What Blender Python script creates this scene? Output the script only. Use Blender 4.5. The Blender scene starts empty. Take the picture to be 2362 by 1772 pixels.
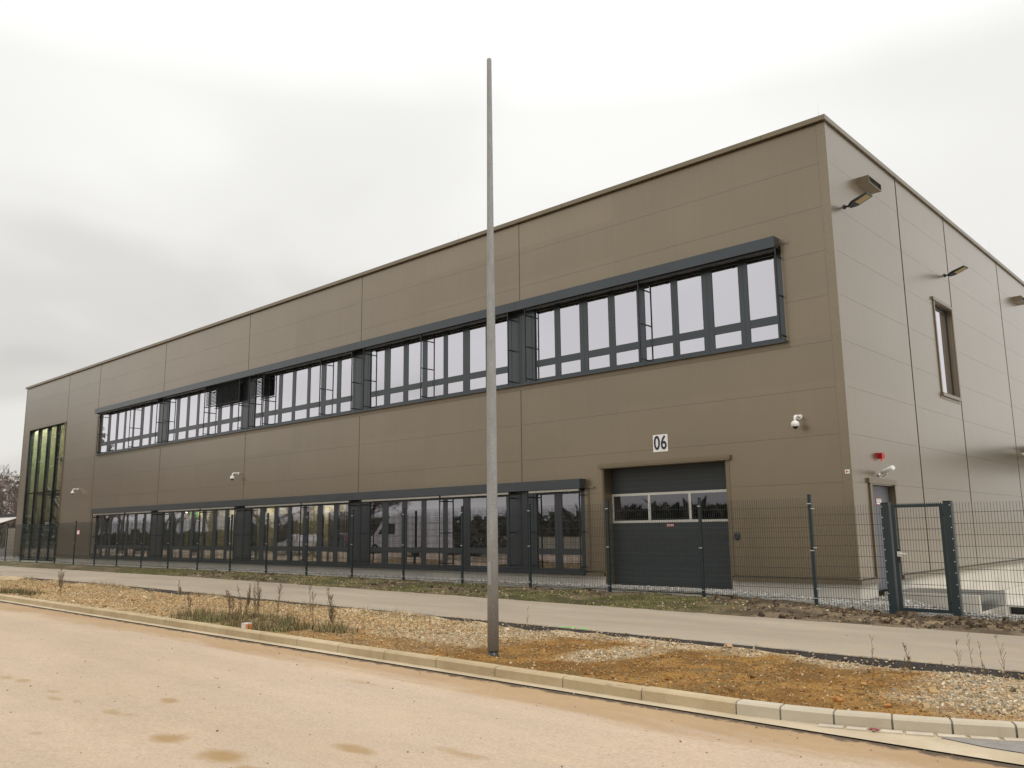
import bpy, math, random
import numpy as np
from mathutils import Vector, Euler

# ---------------------------------------------------------------- camera, world, sun, exposure
SC = bpy.context.scene
COL = SC.collection
LIFT = 1.6                                  # everything is laid out from eye height, then lifted at the end
cam_d = bpy.data.cameras.new('camera'); cam = bpy.data.objects.new('camera', cam_d); COL.objects.link(cam)
cam.rotation_euler = Euler((1.74160415, 0.01098121, 0.74662333), 'XYZ')
cam_d.sensor_width = 36.0; cam_d.lens = 1961.23 / 2362 * 36
cam_d.clip_start = 0.05; cam_d.clip_end = 5000
SC.camera = cam
SC.view_settings.view_transform = 'Standard'; SC.view_settings.look = 'None'
SC.view_settings.exposure = 0.0; SC.view_settings.gamma = 1.0

W = bpy.data.worlds.new('World'); SC.world = W; W.use_nodes = True
wn = W.node_tree; wn.nodes.clear()
def N(t, typ, **k):
    n = t.nodes.new(typ)
    for a, b in k.items(): setattr(n, a, b)
    return n
PANEL_OFF = (0.42, 0.35, 0.50)
SUN_EL, SUN_AZ = math.radians(55), math.radians(105)
def ramp(t, stops, interp='LINEAR'):
    r = N(t, 'ShaderNodeValToRGB'); r.color_ramp.interpolation = interp
    e = r.color_ramp.elements
    while len(e) < len(stops): e.new(0.5)
    for el, (p, c) in zip(e, stops):
        el.position = p; el.color = (c[0], c[1], c[2], 1) if hasattr(c, '__len__') else (c, c, c, 1)
    return r
def world():
    t = wn
    out = N(t, 'ShaderNodeOutputWorld'); bg = N(t, 'ShaderNodeBackground'); t.links.new(bg.outputs[0], out.inputs[0])
    sky = N(t, 'ShaderNodeTexSky', sky_type='NISHITA', sun_disc=False, sun_elevation=SUN_EL, sun_rotation=SUN_AZ)
    sky.air_density = 1.5; sky.dust_density = 4.0
    sc = N(t, 'ShaderNodeVectorMath', operation='SCALE'); sc.inputs[3].default_value = 0.10
    t.links.new(sky.outputs[0], sc.inputs[0])
    tc = N(t, 'ShaderNodeTexCoord'); sp = N(t, 'ShaderNodeSeparateXYZ'); t.links.new(tc.outputs['Generated'], sp.inputs[0])
    # cloud deck: direction projected on a flat layer, thicker and thinner patches
    mx = N(t, 'ShaderNodeMath', operation='MAXIMUM'); mx.inputs[1].default_value = 0.0; t.links.new(sp.outputs[2], mx.inputs[0])
    ad = N(t, 'ShaderNodeMath', operation='ADD'); ad.inputs[1].default_value = 0.22; t.links.new(mx.outputs[0], ad.inputs[0])
    dv = N(t, 'ShaderNodeVectorMath', operation='DIVIDE'); t.links.new(tc.outputs['Generated'], dv.inputs[0]); 
    cb = N(t, 'ShaderNodeCombineXYZ'); 
    for i in range(3): t.links.new(ad.outputs[0], cb.inputs[i])
    t.links.new(cb.outputs[0], dv.inputs[1])
    mp = N(t, 'ShaderNodeMapping'); mp.inputs['Location'].default_value = CLOUD_OFF; mp.inputs['Scale'].default_value = (1, 1, 0.6)
    t.links.new(dv.outputs[0], mp.inputs[0])
    n1 = N(t, 'ShaderNodeTexNoise'); n1.inputs['Scale'].default_value = 0.85; n1.inputs['Detail'].default_value = 3.5; n1.inputs['Roughness'].default_value = 0.42
    n1.inputs['Distortion'].default_value = 0.25
    t.links.new(mp.outputs[0], n1.inputs['Vector'])
    cl = ramp(t, [(0.32, (0.655, 0.648, 0.630)), (0.43, (0.77, 0.763, 0.745)), (0.52, (0.915, 0.908, 0.888)), (0.66, (1.02, 1.015, 0.995))], 'EASE')
    t.links.new(n1.outputs['Fac'], cl.inputs[0])
    el = ramp(t, [(0.0, (0.88, 0.86, 0.835)), (0.15, (0.93, 0.915, 0.895)), (0.30, (0.985, 0.98, 0.97)), (0.46, (0.99, 0.99, 0.985)), (0.62, (1.5, 1.5, 1.5)), (1.0, (2.2, 2.2, 2.22))])
    t.links.new(mx.outputs[0], el.inputs[0])
    mu = N(t, 'ShaderNodeMix', data_type='RGBA', blend_type='MULTIPLY'); mu.inputs[0].default_value = 1
    t.links.new(cl.outputs[0], mu.inputs[6]); t.links.new(el.outputs[0], mu.inputs[7])
    mi = N(t, 'ShaderNodeMix', data_type='RGBA'); mi.inputs[0].default_value = 0.96
    t.links.new(sc.outputs[0], mi.inputs[6]); t.links.new(mu.outputs[2], mi.inputs[7])
    t.links.new(mi.outputs[2], bg.inputs[0]); bg.inputs[1].default_value = 1.0
CLOUD_OFF = (17.56, 6.98, 3.95)
world()
sun_d = bpy.data.lights.new('sun', 'SUN'); sun_d.energy = 0.85; sun_d.angle = math.radians(25); sun_d.color = (1.0, 0.95, 0.87)
sun = bpy.data.objects.new('sun', sun_d); COL.objects.link(sun)
# sun direction: from the street side, high and to the right
sd = Vector((math.sin(SUN_AZ) * math.cos(SUN_EL), math.cos(SUN_AZ) * math.cos(SUN_EL), math.sin(SUN_EL)))
sun.rotation_euler = sd.to_track_quat('Z', 'Y').to_euler()
sun.location = (20, -10, 30)

rnd = random.Random(7)
rng = np.random.default_rng(11)

# ---------------------------------------------------------------- materials
def nodes(name):
    m = bpy.data.materials.new(name); m.use_nodes = True
    t = m.node_tree; b = t.nodes['Principled BSDF']; return m, t, b
def noise(t, scale, detail=4, rough=0.55, vec=None, dist=0.0):
    n = N(t, 'ShaderNodeTexNoise'); n.inputs['Scale'].default_value = scale; n.inputs['Detail'].default_value = detail
    n.inputs['Roughness'].default_value = rough; n.inputs['Distortion'].default_value = dist
    if vec is not None: t.links.new(vec, n.inputs['Vector'])
    return n
def coords(t, scale=(1, 1, 1), loc=(0, 0, 0)):
    tc = N(t, 'ShaderNodeTexCoord'); mp = N(t, 'ShaderNodeMapping'); mp.inputs['Scale'].default_value = scale; mp.inputs['Location'].default_value = loc
    t.links.new(tc.outputs['Object'], mp.inputs[0]); return mp.outputs[0]
def mixc(t, fac, a, b, bt='MIX'):
    m = N(t, 'ShaderNodeMix', data_type='RGBA', blend_type=bt)
    for i, v in ((0, fac), (6, a), (7, b)):
        if hasattr(v, 'is_linked') or hasattr(v, 'links'): t.links.new(v, m.inputs[i])
        elif i == 0: m.inputs[0].default_value = v
        else: m.inputs[i].default_value = (v[0], v[1], v[2], 1)
    return m.outputs[2]
def bump(t, b, h, strength=0.3, dist=0.01):
    bp = N(t, 'ShaderNodeBump'); bp.inputs['Strength'].default_value = strength; bp.inputs['Distance'].default_value = dist
    t.links.new(h, bp.inputs['Height']); t.links.new(bp.outputs[0], b.inputs['Normal']); return bp
def mat(name, col, rough=0.6, metal=0.0, var=0.12, scale=3.0, spec=0.5, coat=0.0, coat_rough=0.2, stretch=(1, 1, 1), bmp=0.0, bscale=60.0):
    m, t, b = nodes(name)
    v = coords(t, stretch)
    n = noise(t, scale, 5, 0.6, v)
    r = ramp(t, [(0.3, [c * (1 - var) for c in col]), (0.7, [min(1, c * (1 + var)) for c in col])])
    t.links.new(n.outputs['Fac'], r.inputs[0]); t.links.new(r.outputs[0], b.inputs['Base Color'])
    b.inputs['Roughness'].default_value = rough; b.inputs['Metallic'].default_value = metal
    b.inputs['Specular IOR Level'].default_value = spec
    b.inputs['Coat Weight'].default_value = coat; b.inputs['Coat Roughness'].default_value = coat_rough
    if bmp:
        n2 = noise(t, bscale, 3, 0.6, coords(t)); bump(t, b, n2.outputs['Fac'], bmp, 0.01)
    return m
def cladding(name, col):
    m, t, b = nodes(name)
    v = coords(t, (1, 1, 1)); n = noise(t, 0.35, 4, 0.5, v)
    g = noise(t, 75, 2, 0.7, v)
    r = ramp(t, [(0.25, [c * 0.93 for c in col]), (0.75, [c * 1.06 for c in col])]); t.links.new(n.outputs['Fac'], r.inputs[0])
    gr = ramp(t, [(0.3, 0.80), (0.7, 1.18)]); t.links.new(g.outputs['Fac'], gr.inputs[0])
    c = mixc(t, 1.0, r.outputs[0], gr.outputs[0], 'MULTIPLY')
    # every sheet came from a slightly different coil: one tone per panel
    mp = N(t, 'ShaderNodeMapping'); tc = N(t, 'ShaderNodeTexCoord'); t.links.new(tc.outputs['Object'], mp.inputs[0]); mp.inputs['Scale'].default_value = (1 / 7.58, 1 / 6.0, 1 / 1.022); mp.inputs['Location'].default_value = PANEL_OFF
    fl = N(t, 'ShaderNodeVectorMath', operation='FLOOR'); t.links.new(mp.outputs[0], fl.inputs[0]); wn_ = N(t, 'ShaderNodeTexWhiteNoise', noise_dimensions='3D'); t.links.new(fl.outputs[0], wn_.inputs['Vector'])
    wr = ramp(t, [(0, 0.955), (1, 1.045)]); t.links.new(wn_.outputs['Value'], wr.inputs[0]); c = mixc(t, 1.0, c, wr.outputs[0], 'MULTIPLY')
    # faint rain streaks
    st = noise(t, 5.0, 4, 0.6, coords(t, (1, 1, 0.06))); sr = ramp(t, [(0.35, 0.98), (0.65, 1.012)]); t.links.new(st.outputs['Fac'], sr.inputs[0]); c = mixc(t, 1.0, c, sr.outputs[0], 'MULTIPLY')
    t.links.new(c, b.inputs['Base Color'])
    b.inputs['Roughness'].default_value = 0.36; b.inputs['Metallic'].default_value = 0.72
    b.inputs['Specular IOR Level'].default_value = 0.5; b.inputs['Coat Weight'].default_value = 1.0; b.inputs['Coat Roughness'].default_value = 0.24; b.inputs['Coat IOR'].default_value = 1.5
    n2 = noise(t, 0.9, 3, 0.5, coords(t, (1, 1, 2))); bump(t, b, n2.outputs['Fac'], 0.10, 0.02)
    return m
def emit(name, col, s):
    m, t, b = nodes(name); b.inputs['Base Color'].default_value = (*col, 1)
    b.inputs['Emission Color'].default_value = (*col, 1); b.inputs['Emission Strength'].default_value = s; return m
def glass(name, tint, r0, r90, gl=(0.93, 0.92, 1.0)):
    m = bpy.data.materials.new(name); m.use_nodes = True; t = m.node_tree; t.nodes.clear()
    out = N(t, 'ShaderNodeOutputMaterial'); tr = N(t, 'ShaderNodeBsdfTransparent'); tr.inputs[0].default_value = (*tint, 1)
    g = N(t, 'ShaderNodeBsdfGlossy'); g.inputs['Color'].default_value = (*gl, 1); g.inputs['Roughness'].default_value = 0.015
    lw = N(t, 'ShaderNodeLayerWeight'); lw.inputs[0].default_value = 0.5
    mr = N(t, 'ShaderNodeMapRange'); mr.inputs['To Min'].default_value = r0; mr.inputs['To Max'].default_value = r90
    t.links.new(lw.outputs['Facing'], mr.inputs[0])
    nz = noise(t, 0.5, 2, 0.5, coords(t)); bp = N(t, 'ShaderNodeBump'); bp.inputs['Strength'].default_value = 0.05; bp.inputs['Distance'].default_value = 0.05
    t.links.new(nz.outputs['Fac'], bp.inputs['Height']); t.links.new(bp.outputs[0], g.inputs['Normal'])
    mx = N(t, 'ShaderNodeMixShader'); t.links.new(mr.outputs[0], mx.inputs[0]); t.links.new(tr.outputs[0], mx.inputs[1]); t.links.new(g.outputs[0], mx.inputs[2])
    t.links.new(mx.outputs[0], out.inputs[0]); return m
M = {}
M['clad'] = cladding('bronze_cladding', (0.232, 0.182, 0.118))
M['trim'] = mat('bronze_trim', (0.185, 0.145, 0.088), 0.40, 0.6, 0.06, 1.0, coat=0.6, coat_rough=0.3)
M['anth'] = mat('anthracite_metal', (0.050, 0.059, 0.066), 0.32, 0.6, 0.1, 0.8, coat=0.5, coat_rough=0.2)
M['anth_dark'] = mat('anthracite_dark', (0.020, 0.024, 0.028), 0.5, 0.1, 0.1, 1.5)
M['door'] = mat('door_grey', (0.030, 0.036, 0.038), 0.5, 0.05, 0.10, 1.5)
M['rib'] = mat('door_rib_highlight', (0.085, 0.095, 0.10), 0.5, 0.1, 0.10, 1.5)  # paler than the door: highlights along the ribs put into the colour
M['door2'] = mat('steel_door_grey', (0.13, 0.13, 0.155), 0.45, 0.0, 0.06, 2)
M['alu'] = mat('aluminium', (0.62, 0.60, 0.55), 0.35, 0.3, 0.06, 2)
M['galv'] = None
M['conc'] = mat('concrete', (0.50, 0.47, 0.41), 0.85, 0, 0.12, 1.3, bmp=0.3)
M['conc_l'] = mat('pale_concrete', (0.62, 0.58, 0.51), 0.85, 0, 0.12, 0.9, bmp=0.2)
M['green_steel'] = mat('dark_green_steel', (0.018, 0.032, 0.036), 0.45, 0.1, 0.12, 4)
M['wire'] = mat('fence_wire', (0.035, 0.045, 0.045), 0.5, 0.2, 0.1, 4)
M['clip'] = mat('clip_steel', (0.7, 0.7, 0.68), 0.3, 0.8, 0.05, 4)
M['white'] = mat('white_plastic', (0.80, 0.79, 0.76), 0.4, 0, 0.04, 6)
M['black'] = mat('black_plastic', (0.012, 0.012, 0.014), 0.25, 0, 0.1, 4)
M['red'] = mat('red_plastic', (0.42, 0.012, 0.02), 0.35, 0, 0.08, 6)
M['sign'] = mat('sign_white', (0.82, 0.81, 0.78), 0.5, 0, 0.03, 4)
M['navy'] = mat('sign_navy', (0.010, 0.010, 0.045), 0.5, 0, 0.03, 4)
M['lens'] = mat('lamp_lens', (0.42, 0.33, 0.17), 0.4, 0, 0.05, 4)
M['glass_up'] = glass('window_glass', (0.55, 0.60, 0.55), 0.62, 0.90, (0.93, 0.92, 1.0))
M['glass_low'] = glass('lower_window_glass', (0.62, 0.66, 0.60), 0.26, 0.66)
M['glass_stair'] = glass('stair_glass', (0.70, 0.80, 0.70), 0.18, 0.50)
M['glass_dark'] = glass('door_glass', (0.25, 0.25, 0.28), 0.10, 0.40)
M['int_wall'] = mat('interior_wall', (0.62, 0.56, 0.38), 0.8, 0, 0.05, 1)
M['int_dark'] = mat('interior_floor', (0.16, 0.13, 0.09), 0.7, 0, 0.1, 1)
M['int_white'] = mat('interior_ceiling', (0.70, 0.68, 0.62), 0.8, 0, 0.04, 1)
M['lime'] = mat('lime_wall', (0.22, 0.60, 0.27), 0.7, 0, 0.05, 0.8)
M['roof'] = mat('roof_membrane', (0.30, 0.30, 0.30), 0.9, 0, 0.1, 1)
M['lamp'] = emit('lamp_warm', (1.0, 0.86, 0.62), 85.0)
M['fillw'] = emit('fill_white', (0.95, 1.0, 0.92), 230.0)  # glow of the fill panels added in the stairwell
M['exit'] = emit('exit_green', (0.05, 0.55, 0.16), 1.0)
M['exitw'] = emit('exit_white', (0.8, 0.95, 0.8), 0.9)
M['slat'] = mat('blind_slat', (0.012, 0.018, 0.017), 0.5, 0.1, 0.1, 3)
M['bark'] = mat('bark', (0.13, 0.105, 0.09), 0.9, 0, 0.3, 6)
M['twig'] = mat('twigs', (0.17, 0.12, 0.10), 0.9, 0, 0.3, 2)
M['weed'] = mat('dry_weed', (0.20, 0.145, 0.085), 0.9, 0, 0.35, 9)
M['weedg'] = mat('weed_green', (0.075, 0.095, 0.022), 0.8, 0, 0.5, 3)
M['spray'] = mat('green_spray', (0.16, 0.80, 0.10), 0.6, 0, 0.1, 10)
M['van'] = mat('white_paint', (0.72, 0.72, 0.74), 0.25, 0, 0.03, 2, coat=0.6)
M['blue'] = mat('blue_paint', (0.012, 0.014, 0.075), 0.25, 0.2, 0.1, 2, coat=0.8)
M['tyre'] = mat('tyre', (0.02, 0.02, 0.02), 0.8, 0, 0.1, 5)
M['brick'] = mat('brick_orange', (0.55, 0.20, 0.07), 0.8, 0, 0.2, 10)
M['poly'] = mat('roof_sheet', (0.55, 0.50, 0.44), 0.5, 0, 0.1, 1)
M['panel'] = mat('panel_pale', (0.62, 0.52, 0.42), 0.7, 0, 0.08, 0.8)

def galv():
    m, t, b = nodes('galvanised_steel')
    v = coords(t, (1, 1, 0.35)); n = noise(t, 9, 6, 0.65, v, 0.6); n2 = noise(t, 55, 3, 0.6, coords(t))
    r = ramp(t, [(0.28, (0.245, 0.25, 0.245)), (0.5, (0.295, 0.30, 0.295)), (0.75, (0.345, 0.35, 0.34))]); t.links.new(n.outputs['Fac'], r.inputs[0])
    g = ramp(t, [(0.35, 0.85), (0.65, 1.1)]); t.links.new(n2.outputs['Fac'], g.inputs[0])
    t.links.new(mixc(t, 1.0, r.outputs[0], g.outputs[0], 'MULTIPLY'), b.inputs['Base Color'])
    b.inputs['Metallic'].default_value = 0.05; b.inputs['Roughness'].default_value = 0.6
    return m
M['galv'] = galv()

def road_mat():
    m, t, b = nodes('dusty_asphalt')
    v = coords(t)
    long_ = noise(t, 0.55, 5, 0.55, coords(t, (0.16, 1.0, 1)))         # tracks along the road
    mid = noise(t, 1.3, 5, 0.6, coords(t, (0.45, 1, 1))); fine = noise(t, 38, 3, 0.7, v); grit = noise(t, 150, 2, 0.7, v)
    r = ramp(t, [(0.25, (0.40, 0.308, 0.220)), (0.42, (0.47, 0.365, 0.262)), (0.55, (0.51, 0.398, 0.290)), (0.75, (0.56, 0.440, 0.328))]); t.links.new(long_.outputs['Fac'], r.inputs[0])
    r2 = ramp(t, [(0.3, (0.93, 0.94, 0.96)), (0.7, (1.05, 1.03, 1.0))]); t.links.new(mid.outputs['Fac'], r2.inputs[0])
    c = mixc(t, 1.0, r.outputs[0], r2.outputs[0], 'MULTIPLY')
    r3 = ramp(t, [(0.30, 0.82), (0.70, 1.10)]); t.links.new(fine.outputs['Fac'], r3.inputs[0]); c = mixc(t, 1.0, c, r3.outputs[0], 'MULTIPLY')
    r4 = ramp(t, [(0.30, 0.78), (0.62, 1.08)]); t.links.new(grit.outputs['Fac'], r4.inputs[0]); c = mixc(t, 0.8, c, r4.outputs[0], 'MULTIPLY')
    # soil washed along the gutter: band whose inner edge wanders
    sp = N(t, 'ShaderNodeSeparateXYZ'); t.links.new(v, sp.inputs[0])
    wob = noise(t, 0.7, 6, 0.7, coords(t, (0.4, 2.2, 1)), 0.6)
    ma = N(t, 'ShaderNodeMath', operation='MULTIPLY_ADD'); t.links.new(wob.outputs['Fac'], ma.inputs[0]); ma.inputs[1].default_value = 1.6; t.links.new(sp.outputs[1], ma.inputs[2])
    br = ramp(t, [(0.0, 0), (0.10, 0.25), (0.30, 0.8), (1.0, 1.0)])
    mr = N(t, 'ShaderNodeMapRange'); mr.inputs['From Min'].default_value = 7.35; mr.inputs['From Max'].default_value = 8.5; t.links.new(ma.outputs[0], mr.inputs[0]); t.links.new(mr.outputs[0], br.inputs[0])
    c = mixc(t, br.outputs[0], c, mixc(t, mid.outputs['Fac'], (0.30, 0.185, 0.090), (0.47, 0.33, 0.19)))
    # dark damp grit right at the gutter edge
    gm = N(t, 'ShaderNodeMath', operation='MULTIPLY_ADD'); gn = noise(t, 6.0, 5, 0.7, v); t.links.new(gn.outputs['Fac'], gm.inputs[0]); gm.inputs[1].default_value = 0.34; t.links.new(sp.outputs[1], gm.inputs[2])
    mg = N(t, 'ShaderNodeMapRange'); mg.inputs['From Min'].default_value = 7.41; mg.inputs['From Max'].default_value = 7.47; t.links.new(gm.outputs[0], mg.inputs[0])
    c = mixc(t, mg.outputs[0], c, (0.11, 0.08, 0.055))
    # damp mud stains where things dripped or dried
    wv = N(t, 'ShaderNodeVectorMath', operation='MULTIPLY_ADD'); nv = noise(t, 5, 4, 0.6, v); t.links.new(nv.outputs['Color'], wv.inputs[0])
    wv.inputs[1].default_value = (0.16, 0.16, 0); wv.inputs[2].default_value = (-0.08, -0.08, 0)
    av = N(t, 'ShaderNodeVectorMath', operation='ADD'); t.links.new(v, av.inputs[0]); t.links.new(wv.outputs[0], av.inputs[1])
    tot = None
    for (x, y, rx, ry, s) in [(-7.32, 3.60, .15, .10, .85), (-6.45, 3.61, .20, .12, .9), (-5.93, 3.55, .13, .07, .8), (-8.89, 4.35, .12, .07, .7), (-8.75, 3.72, .15, .05, .55),
                              (-11.35, 3.76, .12, .06, .6), (-11.75, 3.70, .14, .05, .55), (-10.36, 3.74, .10, .05, .5), (-9.9, 3.60, .13, .05, .5), (-8.53, 3.77, .07, .04, .4), (-8.38, 2.92, .06, .04, .4),
                              (-9.57, 3.70, .07, .04, .4), (-5.1, 4.9, .22, .06, .5), (-5.83, 4.42, .20, .07, .75), (-8.2, 6.3, .25, .06, .35)]:
        p = N(t, 'ShaderNodeMapping'); p.vector_type = 'TEXTURE'; p.inputs['Location'].default_value = (x, y, 0); p.inputs['Scale'].default_value = (rx * 1.25, ry * 1.25, 1)
        t.links.new(av.outputs[0], p.inputs[0])
        fl = N(t, 'ShaderNodeVectorMath', operation='MULTIPLY'); fl.inputs[1].default_value = (1, 1, 0); t.links.new(p.outputs[0], fl.inputs[0])
        ln = N(t, 'ShaderNodeVectorMath', operation='LENGTH'); t.links.new(fl.outputs[0], ln.inputs[0])
        q = N(t, 'ShaderNodeMapRange'); q.inputs['From Min'].default_value = 1.3; q.inputs['From Max'].default_value = 0.55; q.inputs['To Max'].default_value = s
        t.links.new(ln.outputs[1], q.inputs[0])
        if tot is None: tot = q.outputs[0]
        else:
            a = N(t, 'ShaderNodeMath', operation='MAXIMUM'); t.links.new(tot, a.inputs[0]); t.links.new(q.outputs[0], a.inputs[1]); tot = a.outputs[0]
    c = mixc(t, tot, c, (0.33, 0.215, 0.095))
    # scattered dark grit specks
    vo = N(t, 'ShaderNodeTexVoronoi'); vo.inputs['Scale'].default_value = 5.5; t.links.new(v, vo.inputs['Vector'])
    vr = N(t, 'ShaderNodeMapRange'); vr.inputs['From Min'].default_value = 0.075; vr.inputs['From Max'].default_value = 0.045; t.links.new(vo.outputs['Distance'], vr.inputs[0])
    vg = N(t, 'ShaderNodeMath', operation='GREATER_THAN'); vg.inputs[1].default_value = 0.62; sx = N(t, 'ShaderNodeSeparateXYZ'); t.links.new(vo.outputs['Color'], sx.inputs[0]); t.links.new(sx.outputs[0], vg.inputs[0])
    vm = N(t, 'ShaderNodeMath', operation='MULTIPLY'); t.links.new(vr.outputs[0], vm.inputs[0]); t.links.new(vg.outputs[0], vm.inputs[1])
    vm2 = N(t, 'ShaderNodeMath', operation='MULTIPLY'); t.links.new(vm.outputs[0], vm2.inputs[0]); vm2.inputs[1].default_value = 0.6
    c = mixc(t, vm2.outputs[0], c, (0.17, 0.12, 0.08))
    pn = noise(t, 12, 5, 0.7, coords(t, (0.5, 1, 1), (3, 1, 0))); pr = ramp(t, [(0.30, 0.94), (0.5, 1.0), (0.70, 1.04)]); t.links.new(pn.outputs['Fac'], pr.inputs[0]); c = mixc(t, 1.0, c, pr.outputs[0], 'MULTIPLY')
    t.links.new(c, b.inputs['Base Color']); b.inputs['Roughness'].default_value = 0.9; b.inputs['Specular IOR Level'].default_value = 0.2
    bump(t, b, grit.outputs['Fac'], 0.35, 0.006)
    return m
M['road'] = road_mat()
def path_mat():
    m, t, b = nodes('dusty_path_asphalt'); v = coords(t)
    a = noise(t, 0.9, 5, 0.6, coords(t, (0.22, 1, 1))); f = noise(t, 55, 3, 0.7, v); g = noise(t, 3.5, 5, 0.65, v)
    r = ramp(t, [(0.3, (0.300, 0.254, 0.195)), (0.55, (0.37, 0.315, 0.243)), (0.75, (0.43, 0.368, 0.287))]); t.links.new(a.outputs['Fac'], r.inputs[0])
    r2 = ramp(t, [(0.3, 0.88), (0.7, 1.08)]); t.links.new(f.outputs['Fac'], r2.inputs[0]); c = mixc(t, 1.0, r.outputs[0], r2.outputs[0], 'MULTIPLY')
    r3 = ramp(t, [(0.35, (0.93, 0.95, 0.98)), (0.7, (1.05, 1.0, 0.93))]); t.links.new(g.outputs['Fac'], r3.inputs[0]); c = mixc(t, 1.0, c, r3.outputs[0], 'MULTIPLY')
    # the dust thins out towards the kerbless near edge and shows the dark asphalt
    sp = N(t, 'ShaderNodeSeparateXYZ'); t.links.new(v, sp.inputs[0])
    ma = N(t, 'ShaderNodeMath', operation='MULTIPLY_ADD'); t.links.new(g.outputs['Fac'], ma.inputs[0]); ma.inputs[1].default_value = 0.35; t.links.new(sp.outputs[1], ma.inputs[2])
    mr = N(t, 'ShaderNodeMapRange'); mr.inputs['From Min'].default_value = 11.36; mr.inputs['From Max'].default_value = 11.20; t.links.new(ma.outputs[0], mr.inputs[0])
    c = mixc(t, mr.outputs[0], c, (0.075, 0.062, 0.055))
    t.links.new(c, b.inputs['Base Color']); b.inputs['Roughness'].default_value = 0.9; b.inputs['Specular IOR Level'].default_value = 0.2
    bump(t, b, f.outputs['Fac'], 0.4, 0.006); return m
M['path'] = path_mat()
M['paver'] = mat('paver_concrete', (0.52, 0.45, 0.35), 0.9, 0, 0.2, 3.0, bmp=0.3)
M['asph'] = mat('bare_asphalt', (0.042, 0.035, 0.030), 0.9, 0, 0.35, 12, bmp=0.5)
M['asph_g'] = mat('grey_asphalt', (0.24, 0.22, 0.20), 0.9, 0, 0.15, 12, bmp=0.4)
def kerb_mat(pale=False):
    m, t, b = nodes('gutter_concrete' if pale else 'kerb_concrete'); v = coords(t)
    a = noise(t, 1.1, 6, 0.65, v); f = noise(t, 70, 2, 0.6, v)
    r = ramp(t, [(0.3, (0.36, 0.295, 0.19)), (0.5, (0.47, 0.40, 0.285)), (0.72, (0.57, 0.50, 0.385))]); t.links.new(a.outputs['Fac'], r.inputs[0])
    r2 = ramp(t, [(0.3, 0.88), (0.7, 1.07)]); t.links.new(f.outputs['Fac'], r2.inputs[0]); c = mixc(t, 1.0, r.outputs[0], r2.outputs[0], 'MULTIPLY')
    bl = noise(t, 2.4, 5, 0.7, coords(t, (0.6, 1, 2.5), (5, 2, 0))); br = ramp(t, [(0.64, 0), (0.72, 0.6)]); t.links.new(bl.outputs['Fac'], br.inputs[0])
    c = mixc(t, br.outputs[0], c, (0.20, 0.15, 0.085))
    # the newer stones laid at the right end are paler and greyer than the sand-coloured ones
    if not pale:
        sp = N(t, 'ShaderNodeSeparateXYZ'); t.links.new(v, sp.inputs[0]); gt = N(t, 'ShaderNodeMath', operation='GREATER_THAN'); gt.inputs[1].default_value = -4.15; t.links.new(sp.outputs[0], gt.inputs[0])
        c = mixc(t, gt.outputs[0], mixc(t, 1.0, c, (0.96, 0.88, 0.74), 'MULTIPLY'), mixc(t, 0.5, c, (0.50, 0.45, 0.36)))
    else: c = mixc(t, 1.0, mixc(t, 0.4, c, (0.60, 0.51, 0.37)), mixc(t, a.outputs['Fac'], (0.70, 0.66, 0.58), (1.12, 1.1, 1.08)), 'MULTIPLY')
    t.links.new(c, b.inputs['Base Color']); b.inputs['Roughness'].default_value = 0.85; bump(t, b, f.outputs['Fac'], 0.3, 0.004); return m
M['kerb'] = kerb_mat(); M['gutter'] = kerb_mat(True)
def vcol_mat(name, rough=0.9, var=0.15, sc=40):
    m, t, b = nodes(name); a = N(t, 'ShaderNodeVertexColor', layer_name='tone'); n = noise(t, sc, 3, 0.6, coords(t))
    r = ramp(t, [(0.3, 1 - var), (0.7, 1 + var)]); t.links.new(n.outputs['Fac'], r.inputs[0])
    t.links.new(mixc(t, 1.0, a.outputs[0], r.outputs[0], 'MULTIPLY'), b.inputs['Base Color']); b.inputs['Roughness'].default_value = rough; b.inputs['Specular IOR Level'].default_value = 0.25
    bump(t, b, n.outputs['Fac'], 0.6, 0.01); return m
M['soil'] = vcol_mat('soil_and_grit', 0.95, 0.32, 26)
M['stone'] = vcol_mat('loose_stone', 0.85, 0.12, 30)
M['blade'] = vcol_mat('grass_blades', 0.8, 0.1, 5)
M['field'] = mat('far_field', (0.20, 0.165, 0.10), 0.95, 0, 0.25, 0.15)

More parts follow.
